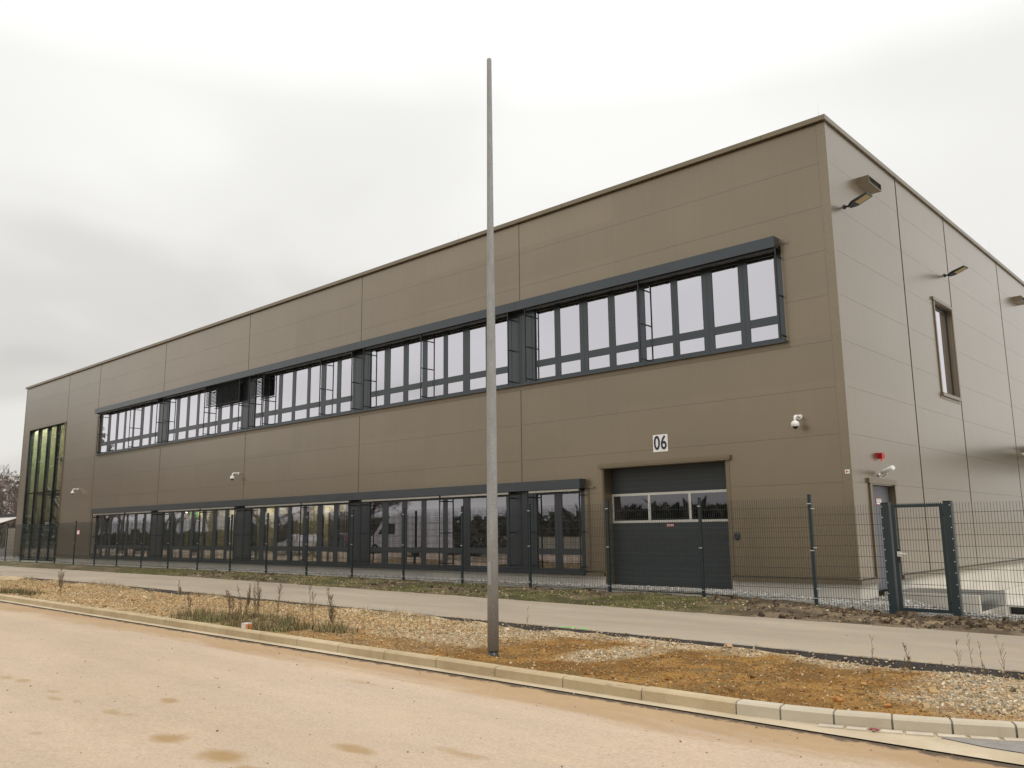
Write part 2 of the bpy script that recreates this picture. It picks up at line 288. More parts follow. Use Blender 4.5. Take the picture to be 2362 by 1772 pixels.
# ---------------------------------------------------------------- mesh helpers
class MB:
    def __init__(s): s.v = []; s.f = []; s.sm = []; s.mi = []; s.cur = 0
    def poly(s, pts, faces, smooth=False):
        o = len(s.v); s.v += [tuple(p) for p in pts]
        for f in faces: s.f.append(tuple(i + o for i in f)); s.sm.append(smooth); s.mi.append(s.cur)
        return s
    def box(s, x0, x1, y0, y1, z0, z1):
        if x1 < x0: x0, x1 = x1, x0
        if y1 < y0: y0, y1 = y1, y0
        if z1 < z0: z0, z1 = z1, z0
        p = [(x0, y0, z0), (x1, y0, z0), (x1, y1, z0), (x0, y1, z0), (x0, y0, z1), (x1, y0, z1), (x1, y1, z1), (x0, y1, z1)]
        return s.poly(p, [(0, 3, 2, 1), (4, 5, 6, 7), (0, 1, 5, 4), (1, 2, 6, 5), (2, 3, 7, 6), (3, 0, 4, 7)])
    def obox(s, c, ax, ay, az):     # oriented box: centre and three half vectors
        c, ax, ay, az = map(Vector, (c, ax, ay, az)); p = []
        for k in (-1, 1):
            for a, b in ((-1, -1), (1, -1), (1, 1), (-1, 1)): p.append(c + ax * a + ay * b + az * k)
        return s.poly(p, [(0, 3, 2, 1), (4, 5, 6, 7), (0, 1, 5, 4), (1, 2, 6, 5), (2, 3, 7, 6), (3, 0, 4, 7)])
    def tube(s, pts, rad, n=8, cap=True, smooth=True):
        pts = [Vector(p) for p in pts]
        if not hasattr(rad, '__len__'): rad = [rad] * len(pts)
        rings = []; o = len(s.v)
        for i, p in enumerate(pts):
            d = (pts[min(i + 1, len(pts) - 1)] - pts[max(i - 1, 0)]).normalized()
            u = d.orthogonal().normalized() if i == 0 else (u - d * u.dot(d)).normalized()
            w = d.cross(u)
            for k in range(n):
                a = 2 * math.pi * k / n; s.v.append(tuple(p + (u * math.cos(a) + w * math.sin(a)) * rad[i]))
        for i in range(len(pts) - 1):
            for k in range(n):
                a = o + i * n + k; b = o + i * n + (k + 1) % n
                s.f.append((a, b, b + n, a + n)); s.sm.append(smooth); s.mi.append(s.cur)
        if cap:
            s.f.append(tuple(o + k for k in reversed(range(n)))); s.sm.append(False); s.mi.append(s.cur)
            e = o + (len(pts) - 1) * n; s.f.append(tuple(e + k for k in range(n))); s.sm.append(False); s.mi.append(s.cur)
        return s
    def build(s, name, mats, parent=None):
        me = bpy.data.meshes.new(name)
        o = bpy.data.objects.new(name, me); COL.objects.link(o)
        off = Vector((0, 0, 0))
        if parent is not None: o.parent = parent; off = wloc(parent)
        me.from_pydata([(a[0] - off.x, a[1] - off.y, a[2] - off.z) for a in s.v], [], s.f)
        for m in (mats if isinstance(mats, (list, tuple)) else [mats]): me.materials.append(m)
        me.polygons.foreach_set('use_smooth', s.sm); me.polygons.foreach_set('material_index', s.mi); me.update()
        return o
def wloc(o):
    v = Vector(o.location)
    while o.parent is not None: o = o.parent; v += o.location
    return v
def tag(o, label=None, cat=None, group=None, kind=None):
    if label: o['label'] = label
    if cat: o['category'] = cat
    if group: o['group'] = group
    if kind: o['kind'] = kind
    return o
def thing(name, label, cat, loc, group=None, kind=None):
    o = bpy.data.objects.new(name, None); COL.objects.link(o); o.location = loc; o.empty_display_size = 0.2
    return tag(o, label, cat, group, kind)
def copy_tree(o, parent=None):
    c = o.copy(); COL.objects.link(c); c.parent = parent
    for ch in list(o.children): copy_tree(ch, c)
    return c
def npmesh(name, V, F, material, smooth=False, color=None, parent=None):
    """V (n,3), F (m,k) arrays"""
    me = bpy.data.meshes.new(name); V = np.asarray(V, np.float32); F = np.asarray(F, np.int32)
    me.vertices.add(len(V)); me.vertices.foreach_set('co', V.ravel())
    k = F.shape[1]; me.loops.add(F.size); me.loops.foreach_set('vertex_index', F.ravel())
    me.polygons.add(len(F)); me.polygons.foreach_set('loop_start', np.arange(0, F.size, k, dtype=np.int32))
    me.polygons.foreach_set('use_smooth', np.full(len(F), smooth)); me.update(calc_edges=True)
    if color is not None:
        at = me.color_attributes.new('tone', 'FLOAT_COLOR', 'POINT')
        c = np.ones((len(V), 4), np.float32); c[:, :3] = color; at.data.foreach_set('color', c.ravel())
    me.materials.append(material); o = bpy.data.objects.new(name, me); COL.objects.link(o)
    if parent: o.parent = parent
    return o
_lat = rng.random((8, 256, 256))
def vnoise(x, y, sc=1.0, seed=0):
    L = _lat[seed % 8]; x = np.asarray(x, float) / sc + 1000; y = np.asarray(y, float) / sc + 1000
    xi = np.floor(x).astype(int); yi = np.floor(y).astype(int); fx = x - xi; fy = y - yi
    fx = fx * fx * (3 - 2 * fx); fy = fy * fy * (3 - 2 * fy)
    g = lambda a, b: L[a % 256, b % 256]
    return (g(xi, yi) * (1 - fx) + g(xi + 1, yi) * fx) * (1 - fy) + (g(xi, yi + 1) * (1 - fx) + g(xi + 1, yi + 1) * fx) * fy
def fbm(x, y, sc, seed=0, o=4):
    r = 0; a = 0.5; 
    for k in range(o): r = r + a * vnoise(x, y, sc / 2 ** k, seed + k); a *= 0.5
    return r
sstep = lambda a, b, x: (lambda t: t * t * (3 - 2 * t))(np.clip((np.asarray(x, float) - a) / (b - a), 0, 1))

# ---------------------------------------------------------------- ground levels (heights relative to the eye)
def dz(x): return -0.006 * np.clip(np.asarray(x, float) + 27, 0, 30)
def kerb_y(x): x = np.asarray(x, float); return 7.65 + 0.098 * np.clip(x + 4.6, 0, 9) ** 2
def z_kerb(x): return -1.46 + dz(x)
def z_road(x): return -1.585 + dz(x)
def path_near(x): return 11.08 + 0.10 * (fbm(x, x * 0, 1.6, 3) - 0.47) + 0.05 * (fbm(x, x * 0 + 5, 0.16, 1, 3) - 0.47)
def z_pn(x): return -1.47 + dz(x)
def z_pf(x): return -1.425 + dz(x)
PF = 14.2
def z_fence(x): return -1.40 + 0.5 * dz(x) - 0.15 * sstep(-8.5, -5.6, x)
def z_gravel(x): return -1.395 - 0.115 * sstep(-10, -6.9, x)
# soil / gravel mask on the verge (1 = bare ochre soil)
def soil_mask(x, y):
    n = fbm(x, y, 0.9, 1) - 0.47
    a = sstep(-9.6, -8.6, x + 1.4 * n) * sstep(-2.9, -3.9, x + 1.5 * n + 0.35 * (y - 10.5))
    a = a * sstep(10.85, 10.5, y + 0.9 * n)
    e = np.sqrt(((x + 7.0) / 0.42) ** 2 + ((y - 9.6) / 1.0) ** 2); a = a * (1 - 0.85 * sstep(1.25, 0.7, e + 1.6 * n))
    b = sstep(-14, -12, x) * sstep(-8.5, -9.0, x) * sstep(8.9, 8.5, y + 0.8 * n + 0.10 * (x + 9))
    c = sstep(-3.4, -2.9, x) * sstep(8.9, 8.6, y + n) * 0.6
    return np.clip(np.maximum(np.maximum(a, b * 0.8), c), 0, 1)
def green_mask(x, y):
    n = fbm(x, y, 0.7, 2) - 0.47
    g = 0
    for cx, cy, rx, ry in ((-14.5, 8.3, 1.9, 0.8), (-12.3, 8.6, 1.0, 0.35), (-25.6, 8.15, 1.3, 0.4)):
        g = np.maximum(g, sstep(1.25, 0.75, np.sqrt(((x - cx) / rx) ** 2 + ((y - cy) / ry) ** 2) + 1.1 * n))
    return g
def z_verge(x, y):
    ky = kerb_y(x); pn = path_near(x); u = np.clip((y - ky) / (pn - 0.05 - ky), 0, 1)
    z = (z_kerb(x) - 0.03) * (1 - u) + (z_pn(x) - 0.085) * u
    z = z + 0.11 * sstep(0.90, 1.0, u) * np.clip(fbm(x, x * 0 + 3, 1.3, 6) * 2.2 - 0.72 + 0.25 * sstep(-9, -16, x), 0, 1)
    z = z + 0.05 * np.sin(np.pi * u) * (fbm(x, y, 1.7, 5) - 0.3) + (0.045 + 0.02 * soil_mask(x, y)) * (fbm(x, y, 0.30, 6, 3) - 0.47) * sstep(0, 0.06, u) * sstep(1, 0.93, u)
    # the little heap of spoil dug out round the pole
    e = np.sqrt(((x + 8.15) / 0.5) ** 2 + ((y - 8.0) / 0.28) ** 2); z = z + 0.045 * sstep(1.3, 0.3, e)
    return z
def grid_sheet(name, xs, ys, zf, colf, m, kind='structure', smooth=True):
    X, Y = np.meshgrid(xs, ys, indexing='ij')
    if callable(ys): pass
    V = np.stack([X, Y, zf(X, Y)], -1).reshape(-1, 3); nx, ny = X.shape
    i = np.arange(nx - 1)[:, None] * ny + np.arange(ny - 1)[None]; i = i.ravel()
    F = np.stack([i, i + ny, i + ny + 1, i + 1], -1)
    C = colf(X, Y).reshape(-1, 3) if colf else None
    return tag(npmesh(name, V, F, m, smooth, C), kind=kind)
def strip_sheet(name, xs, y0f, y1f, ny, zf, colf, m, kind='structure'):
    U = np.linspace(0, 1, ny); X = np.repeat(xs[:, None], ny, 1); Y = y0f(xs)[:, None] * (1 - U) + y1f(xs)[:, None] * U
    V = np.stack([X, Y, zf(X, Y)], -1).reshape(-1, 3)
    i = (np.arange(len(xs) - 1)[:, None] * ny + np.arange(ny - 1)[None]).ravel()
    F = np.stack([i, i + ny, i + ny + 1, i + 1], -1)
    C = colf(X, Y).reshape(-1, 3) if colf else None
    return tag(npmesh(name, V, F, m, True, C), kind=kind)
def lerp3(a, b, f): f = np.asarray(f)[..., None]; return np.asarray(a) * (1 - f) + np.asarray(b) * f

# far ground, dropped under the modelled strip
gx = np.array([-3000, -700, -330, -312, -100, -50, 0, 40, 52, 90, 700, 3000.]); gy = np.array([-3000, -500, -120, -40, -14, -12, 0, 20, 70, 90, 110, 700, 3000.])
def zfar(X, Y):
    inside = (X > -325) & (X < 50) & (Y > -13) & (Y < 80); return np.where(inside, -2.15, -1.63)
grid_sheet('ground', gx, gy, zfar, None, M['field'], smooth=False)
# road
xr = np.concatenate([[-310, -200, -120, -80], np.arange(-60, 3, 0.5), [6, 12, 25, 45]])
strip_sheet('road', xr, lambda x: x * 0 - 1.5, lambda x: np.where(x < -2.6, 7.36, 7.36), 6, lambda X, Y: z_road(X), None, M['road'])
def col_lot(X, Y): return lerp3((0.30, 0.25, 0.19), (0.22, 0.15, 0.075), sstep(0.4, 0.6, fbm(X, Y, 3, 2)))
grid_sheet('parking_ground', np.concatenate([[-310, -150], np.arange(-110, 51, 2.0)]), np.arange(-13, -1.0, 0.5), lambda X, Y: z_road(X) + 0.015 + 0 * Y, col_lot, M['soil'])
# kerb stones
kb = MB(); prof = [(0.0, 0.0), (-0.125, 0.0), (-0.148, -0.02), (-0.152, -0.20), (0.0, -0.20)]
joints = [-4.15 - 1.03 * k for k in range(0, 60)][::-1] + [-3.75, -3.31, -2.87, -2.45, -2.03, -1.6, -1.15, -0.7, -0.2, 0.3, 0.8, 1.4]
for a, b in zip(joints, joints[1:]):
    pa = []; 
    for x, e in ((a, 0.008), (b, -0.008)):
        x = x + e; y = float(kerb_y(x)); sl = 0.196 * max(0, x + 4.6); nrm = Vector((sl, -1, 0)).normalized(); j = rnd.uniform(-.004, .004)
        for (o, z) in prof: pa.append((x - nrm.x * o * 1, y - nrm.y * o * 1, float(z_kerb(x)) + z + j))
    n = len(prof); kb.poly(pa, [tuple(range(n - 1, -1, -1)), tuple(range(n, 2 * n))] + [(i, (i + 1) % n, n + (i + 1) % n, n + i) for i in range(n)])
kb.box(-310, joints[0] - 0.01, 7.50, 7.65, -1.70, -1.46)
# mortar bed seen in the joints
tag(kb.build('kerb', M['kerb']), kind='structure')
mb = MB()
for a, b in zip(joints, joints[1:]):
    pa = []
    for x in (a, b):
        y = float(kerb_y(x)); z = float(z_kerb(x)); pa += [(x, y - 0.02, z - 0.012), (x, y - 0.138, z - 0.02), (x, y - 0.138, z - 0.2), (x, y - 0.02, z - 0.2)]
    mb.poly(pa, [(0, 1, 5, 4), (1, 2, 6, 5), (2, 3, 7, 6), (3, 0, 4, 7)])
tag(mb.build('kerb_bedding', M['asph_g']), kind='structure')
# gutter strip, widening where the kerb swings away
xg = np.concatenate([[-310, -120], np.arange(-64, 1.6, 0.25)])
strip_sheet('gutter', xg, lambda x: x * 0 + 7.352, lambda x: kerb_y(x) - 0.14 + 0 * x, 4, lambda X, Y: z_road(X) + 0.012, None, M['gutter'])
pv = MB(); x = -3.4
while x < 1.2:
    xm = x + 0.11; y = float(kerb_y(xm)) - 0.16; sl = 0.196 * max(0, xm + 4.6); d = Vector((1, sl, 0)).normalized(); nn = Vector((d.y, -d.x, 0))
    c = Vector((xm, y, float(z_road(xm)) + 0.011)) + nn * 0.055; pv.obox(c, d * 0.104, nn * 0.05, (0, 0, 0.012)); x += 0.22
tag(pv.build('gutter_pavers', M['paver']), kind='structure')
wd = MB(); wx = [-2.42, -2.1, -1.7, -1.2, -0.5, 0.4, 1.4]
top = [(x, float(kerb_y(x)) - 0.29, float(z_road(x)) + 0.018) for x in wx]; low = [(x, 7.72 + 0.0 * x - 0.10 * max(0, x + 2.42) * 0.3, float(z_road(x)) + 0.018) for x in wx]
low[0] = (-2.44, 7.80, low[0][2]); top[0] = (-2.44, 7.84, top[0][2])
wd.poly(top + low, [(i + 7, i + 8, i + 1, i) for i in range(6)])
tag(wd.build('asphalt_wedge', M['asph_g']), kind='structure')
# verge
def col_verge(X, Y):
    n = fbm(X, Y, 0.28, 4); s = soil_mask(X, Y); g = green_mask(X, Y)
    gravel = lerp3((0.32, 0.235, 0.13), (0.46, 0.36, 0.225), sstep(0.35, 0.6, n))
    soil = lerp3((0.155, 0.078, 0.018), (0.27, 0.145, 0.038), sstep(0.3, 0.62, fbm(X, Y, 0.45, 7)))
    soil = lerp3(soil, (0.13, 0.085, 0.03), 0.75 * sstep(0.50, 0.62, fbm(X, Y, 0.22, 2)))
    c = lerp3(gravel, soil, s); c = lerp3(c, lerp3((0.13, 0.125, 0.045), (0.22, 0.165, 0.08), sstep(0.4, 0.55, n)), g * 0.7)
    return c
xv = np.concatenate([[-310, -150, -100, -80], np.arange(-64, -30, 0.4), np.arange(-30, 1.6, 0.07)])
strip_sheet('verge', xv, lambda x: kerb_y(x) - 0.01, lambda x: path_near(x) + 0.05, 62, z_verge, col_verge, M['soil'])
# path slab with its bare ragged edge
xp = np.concatenate([[-310, -150, -100, -80], np.arange(-64, -30, 0.5), np.arange(-30, 3, 0.12), [10, 30, 45]])
def zpath(X, Y): u = (Y - 11.08) / (PF - 11.08); return z_pn(X) * (1 - u) + z_pf(X) * u
strip_sheet('path', xp, path_near, lambda x: x * 0 + PF + 0.05, 14, zpath, None, M['path'])
xe = np.concatenate([[-310, -100], np.arange(-64, 3, 0.08)])
def ze(X, Y):
    u = np.linspace(0, 1, 4)[None]; return z_pn(X) - 0.001 - 0.13 * (1 - u) ** 1.3 + 0.03 * (fbm(X, Y, 0.12, 2) - .47) * (1 - u)
strip_sheet('path_edge', xe, lambda x: path_near(x) - 0.055 - 0.07 * fbm(x, x * 0 + 9, 0.22, 4) * 0.7, lambda x: path_near(x) + 0.004, 4, ze, None, M['asph'])
# grass and clod band up to the fence
def z_band(X, Y):
    u = np.clip((Y - PF) / (16.78 - PF), 0, 1); r = sstep(-9, -6, X)
    z = z_pf(X) * (1 - u) + z_fence(X) * u + sstep(0, 0.1, u) * (0.085 + 0.04 * r) * (fbm(X, Y, 0.42, 1) - 0.42) + 0.05 * np.sin(np.pi * u) * (fbm(X, Y, 2.1, 3) - 0.25)
    return z
def col_band(X, Y):
    r = sstep(-9.5, -7.3, X + 2 * (fbm(X, Y, 1.3, 5) - .47)); n = fbm(X, Y, 0.4, 3)
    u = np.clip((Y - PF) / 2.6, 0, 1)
    grn = lerp3((0.060, 0.055, 0.022), (0.115, 0.100, 0.040), sstep(0.35, 0.6, n)); brn = lerp3((0.085, 0.062, 0.040), (0.17, 0.125, 0.078), sstep(0.35, 0.62, n))
    c = lerp3(grn, brn, np.maximum(r, 0.9 * sstep(0.44, 0.56, fbm(X, Y, 1.1, 6))))
    c = lerp3(c, (0.34, 0.25, 0.15), 0.7 * sstep(1.0, 0.4, np.sqrt(((X + 5.1) / 0.9) ** 2 + ((Y - 15.4) / 0.35) ** 2)))
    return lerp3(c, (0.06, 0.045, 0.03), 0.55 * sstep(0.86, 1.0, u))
xb = np.concatenate([[-310, -150, -100], np.arange(-80, -34, 0.5), np.arange(-34, 3, 0.08), [8, 20, 45]])
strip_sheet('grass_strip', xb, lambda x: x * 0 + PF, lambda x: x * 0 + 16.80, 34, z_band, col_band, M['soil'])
# white gravel bed between the fence and the building, and the sunken yard at the corner
def z_yard(X, Y):
    a = z_gravel(X) - 0.31 * sstep(-6.8, -5.05, X) * sstep(16.9, 19.2, Y) + 0.02 * sstep(18, 19.2, Y) - 0.45 * sstep(-4.95, -4.3, X) * sstep(16.95, 17.8, Y)
    a = a + 0.012 * (fbm(X, Y, 0.2, 4) - .47)
    k = sstep(-7.6, -7.2, X); return a * (1 - k) + k * (z_fence(X) * (1 - sstep(16.78, 17.25, Y)) + a * sstep(16.78, 17.25, Y))
def col_gr(X, Y): return lerp3((0.20, 0.185, 0.155), (0.34, 0.315, 0.27), sstep(0.35, 0.6, fbm(X, Y, 0.15, 2)))
xs_ = np.concatenate([np.arange(-80, -30, 0.5), np.arange(-30, 3.2, 0.12), [20, 45]])
strip_sheet('gravel_bed', xs_, lambda x: x * 0 + 16.78, lambda x: np.where(x < -6.93, 18.04, np.where(x < -5.0, 19.25, 17.9)), 22, z_yard, col_gr, M['soil'])
ed = MB()
for i in range(60):
    x1 = -7.36 - i * 1.0; ed.box(x1 - 0.994, x1, 16.80, 16.86, -1.8, float(z_fence(x1 - .5)) + 0.035)
tag(ed.build('edging_stones', M['conc']), kind='structure')
yd = MB(); yd.box(-5.0, 45, 17.5, 80, -2.2, -1.90); yd.box(-6.92, -5.0, 21.3, 80, -2.2, -1.902)
tag(yd.build('concrete_yard', M['conc_l']), kind='structure')
lf = MB(); lf.poly([(-310, 17.5, -1.44), (-57.9, 17.5, -1.44), (-57.9, 80, -1.44), (-310, 80, -1.44)], [(0, 1, 2, 3)]); tag(lf.build('side_yard', M['asph_g']), kind='structure')

# loose stones ------------------------------------------------------------
CUBE = np.array([(-1, -1, -1), (1, -1, -1), (1, 1, -1), (-1, 1, -1), (-1, -1, 1), (1, -1, 1), (1, 1, 1), (-1, 1, 1)], float) * 0.62
CF = np.array([(0, 3, 2, 1), (4, 5, 6, 7), (0, 1, 5, 4), (1, 2, 6, 5), (2, 3, 7, 6), (3, 0, 4, 7)])
def stones(name, P, S, C, flat=0.6, label=None, cat=None, m=None):
    n = len(P); base = CUBE[None] * (1 + 0.42 * (rng.random((n, 8, 3)) - 0.5)); base = base * np.stack([rng.uniform(.7, 1.3, n), rng.uniform(.7, 1.1, n), rng.uniform(.45, .8, n) * flat / .6], -1)[:, None]
    q = rng.normal(size=(n, 4)); q[:, 1:3] *= 0.45; q /= np.linalg.norm(q, axis=1, keepdims=True); w, x, y, z = q.T
    R = np.stack([1 - 2 * (y * y + z * z), 2 * (x * y - z * w), 2 * (x * z + y * w), 2 * (x * y + z * w), 1 - 2 * (x * x + z * z), 2 * (y * z - x * w), 2 * (x * z - y * w), 2 * (y * z + x * w), 1 - 2 * (x * x + y * y)], -1).reshape(n, 3, 3)
    V = np.einsum('nij,nkj->nki', R, base) * S[:, None, None] + P[:, None]
    F = (CF[None] + 8 * np.arange(n)[:, None, None]).reshape(-1, 4)
    o = npmesh(name, V.reshape(-1, 3), F, m or M['stone'], False, np.repeat(C, 8, 0)); return tag(o, label, cat, kind='stuff')
PAL = np.array([(0.62, 0.56, 0.46), (0.50, 0.43, 0.32), (0.68, 0.65, 0.58), (0.40, 0.37, 0.33), (0.52, 0.36, 0.24), (0.44, 0.33, 0.19), (0.60, 0.50, 0.36), (0.30, 0.25, 0.19)])
def scatter(n, x0, x1, y0f, y1f, dens, bias=1.0):
    X = x1 - (x1 - x0) * rng.random(n) ** bias; Y0 = y0f(X); Y = Y0 + (y1f(X) - Y0) * rng.random(n)
    k = rng.random(n) < dens(X, Y); return X[k], Y[k]
def verge_dens(x, y):
    s = soil_mask(x, y); g = green_mask(x, y); return np.clip(1 - 0.55 * s, 0, 1) * (1 - 0.6 * g)
X, Y = scatter(85000, -34, 0.8, lambda x: kerb_y(x) + 0.03, lambda x: path_near(x) - 0.10, verge_dens, 1.35)
S = 0.009 + 0.019 * rng.random(len(X)) ** 2.6; S = S * (1 - 0.25 * soil_mask(X, Y)); big = rng.random(len(X)) < 0.014; S[big] *= rng.uniform(1.6, 2.8, big.sum())
s_ = soil_mask(X, Y); Cc = PAL[rng.integers(0, 8, len(X))] * np.array((1.0, .93, .80)) * rng.uniform(0.62, 1.0, (len(X), 1)); Cc = lerp3(Cc, lerp3(Cc * np.array((1.0, 0.84, 0.56)), Cc * np.array((0.72, 0.49, 0.23)), s_), np.clip(0.97 * s_ + 0.65 * sstep(-8, -13, X) * (1 - s_) - (rng.random(len(X)) < .12) * s_ * .8, 0, 1))
stones('gravel', np.stack([X, Y, z_verge(X, Y) + S * 0.25], -1), S, Cc, label='loose tan and grey gravel covering the verge between kerb and path', cat='gravel')
X, Y = scatter(9000, -30, 3, lambda x: x * 0 + PF - 0.05, lambda x: x * 0 + 16.7, lambda x, y: (0.08 + 0.75 * sstep(0.46, 0.62, fbm(x, y, 0.8, 7))) * (1 - 0.6 * sstep(-9, -7, x)), 1.3)
S = 0.010 + 0.026 * rng.random(len(X)) ** 3.5; Cc = PAL[rng.integers(0, 8, len(X))] * np.array((1, .88, .66)) * rng.uniform(0.45, 0.9, (len(X), 1))
stones('rubble', np.stack([X, Y, z_band(X, Y) + S * 0.3], -1), S, Cc, label='pale pebbles strewn in the grass strip below the mesh fence', cat='pebbles')
X, Y = scatter(9000, -30, 3, lambda x: x * 0 + PF + 0.15, lambda x: x * 0 + 16.7, lambda x, y: np.maximum(sstep(-9, -6.5, x) * (0.25 + 0.75 * sstep(15.4, 16.5, y)), 0.30 * sstep(0.48, 0.60, fbm(x, y, 1.1, 6))), 1.4)
S = 0.016 + 0.065 * rng.random(len(X)) ** 4; Cc = np.array((0.10, 0.072, 0.046)) * rng.uniform(0.6, 1.5, (len(X), 1))
stones('soil_clods', np.stack([X, Y, z_band(X, np.minimum(Y, 16.8)) + S * 0.2], -1), S, Cc, 0.9, 'dark brown soil clods heaped along the foot of the gate', 'soil', M['soil'])
X, Y = scatter(26000, -34, 0, lambda x: x * 0 + 16.88, lambda x: np.where(x < -6.93, 18.0, np.where(x < -5.0, 19.2, 17.6)), lambda x, y: 0.35 + 0.65 * (x > -10), 2.2)
S = 0.014 + 0.020 * rng.random(len(X)) ** 1.5; Cc = np.array((0.52, 0.50, 0.46)) * rng.uniform(0.45, 1.2, (len(X), 1))
stones('white_gravel', np.stack([X, Y, z_yard(X, Y) + S * 0.3], -1), S, Cc, label='pale grey drainage gravel laid along the foot of the building', cat='gravel')
X, Y = scatter(1100, -16, 1, lambda x: x * 0 + 2.6, lambda x: x * 0 + 7.5, lambda x, y: 0.35 + 0.65 * sstep(6.6, 7.3, y), 1.0)
S = 0.004 + 0.009 * rng.random(len(X)) ** 2; Cc = PAL[rng.integers(0, 8, len(X))] * 0.45
stones('grit', np.stack([X, Y, z_road(X) + S * 0.2], -1), S, Cc, label='dark grit specks scattered over the dusty carriageway', cat='grit')
X, Y = scatter(160, -22, 0, lambda x: x * 0 + 11.2, lambda x: x * 0 + 14.1, lambda x, y: 0.3 + 0.7 * sstep(11.6, 11.2, y) + 0.4 * sstep(13.8, 14.1, y), 1.0)
S = 0.006 + 0.012 * rng.random(len(X)) ** 2; Cc = PAL[rng.integers(0, 8, len(X))] * 0.8
stones('path_pebbles', np.stack([X, Y, zpath(X, Y) + S * 0.2], -1), S, Cc, label='stray pebbles lying on the dusty footpath', cat='pebbles')
X, Y = scatter(5200, -34, 0.8, lambda x: path_near(x) - 0.16, lambda x: path_near(x) + 0.05, lambda x, y: 0.25 + 0.75 * sstep(0.42, 0.58, fbm(x, y, 0.6, 2)), 1.3)
S = 0.007 + 0.016 * rng.random(len(X)) ** 2.5; Cc = PAL[rng.integers(0, 8, len(X))] * np.array((1.0, .93, .80)) * rng.uniform(0.6, 1.0, (len(X), 1)); pe = path_near(X)
stones('edge_gravel', np.stack([X, Y, np.where(Y > pe, z_pn(X) + S * .2, z_pn(X) - .10 + .09 * np.clip(1 - (pe - Y) / .10, 0, 1) + S * .3)], -1), S, Cc, label='small stones spilled along the broken dark edge of the footpath', cat='gravel')
# grass blades --------------------------------------------------------------
def blades(name, X, Y, Z, H, C, label, wd=0.10):
    n = len(X); a = rng.random(n) * 6.283; lean = rng.uniform(0.1, 0.9, n) * H; wid = H * wd + 0.003
    bx, by = np.cos(a + 1.57) * wid, np.sin(a + 1.57) * wid
    V = np.stack([np.stack([X - bx, Y - by, Z], -1), np.stack([X + bx, Y + by, Z], -1), np.stack([X + np.cos(a) * lean, Y + np.sin(a) * lean, Z + H], -1)], 1).reshape(-1, 3)
    F = np.arange(3 * n).reshape(-1, 3); return tag(npmesh(name, V, F, M['blade'], False, np.repeat(C, 3, 0)), label, 'grass', kind='stuff')
X, Y = scatter(60000, -36, 1, lambda x: x * 0 + PF + 0.03, lambda x: x * 0 + 16.78, lambda x, y: (1 - 0.96 * sstep(-9.4, -7.2, x + 2 * (fbm(x, y, 1.3, 5) - .47))) * (0.04 + 0.90 * sstep(0.44, 0.58, fbm(x, y, 0.7, 2))), 1.2)
H = rng.uniform(0.015, 0.055, len(X)); gcol = np.array([(0.12, 0.125, 0.04), (0.19, 0.175, 0.06), (0.27, 0.23, 0.11), (0.08, 0.10, 0.03), (0.15, 0.17, 0.05)])
blades('grass', X, Y, z_band(X, Y) - 0.004, H, gcol[rng.integers(0, 5, len(X))] * rng.uniform(.7, 1.2, (len(X), 1)), 'short olive grass tufts growing along the fence strip')
X, Y = scatter(70000, -28, -11, lambda x: kerb_y(x) + 0.01, lambda x: x * 0 + 10.0, lambda x, y: 0.8 * green_mask(x, y) ** 1.5 * sstep(0.38, 0.58, fbm(x, y, 0.3, 1)), 1.0)
H = 0.02 + 0.13 * rng.random(len(X)) ** 1.5; wc = np.array([(0.16, 0.19, 0.055), (0.14, 0.135, 0.055), (0.30, 0.225, 0.12), (0.25, 0.18, 0.095), (0.19, 0.145, 0.08)])
blades('weed_cover', X, Y, z_verge(X, Y) - 0.004, H, wc[rng.integers(0, 5, len(X))] * rng.uniform(.6, 1.2, (len(X), 1)), 'low green and brown weeds matted behind the kerb', 0.07)
X, Y = scatter(2600, -34, -10, lambda x: path_near(x) - 0.30, lambda x: path_near(x) - 0.08, lambda x, y: sstep(0.42, 0.62, fbm(x, y, 1.5, 1)), 1.0)
H = rng.uniform(0.02, 0.16, len(X)); blades('edge_grass', X, Y, z_verge(X, Y) - 0.004, H, wc[rng.integers(2, 5, len(X))] * 1.0, 'thin dry grass fringe along the dark edge of the footpath', 0.02)
X, Y = scatter(9000, -27, -11, lambda x: kerb_y(x) + 0.05, lambda x: x * 0 + 10.2, lambda x, y: 0.5 * green_mask(x, y) + 0.04 * sstep(-19, -17, x) * sstep(0.5, 0.6, fbm(x, y, 0.8, 6)), 1.0)
H = 0.08 + 0.30 * rng.random(len(X)) ** 2; blades('dry_stems', X, Y, z_verge(X, Y) - 0.004, H, np.array((0.19, 0.135, 0.075)) * rng.uniform(.6, 1.3, (len(X), 1)), 'thin brown dead stems rising out of the weeds behind the kerb', 0.006)
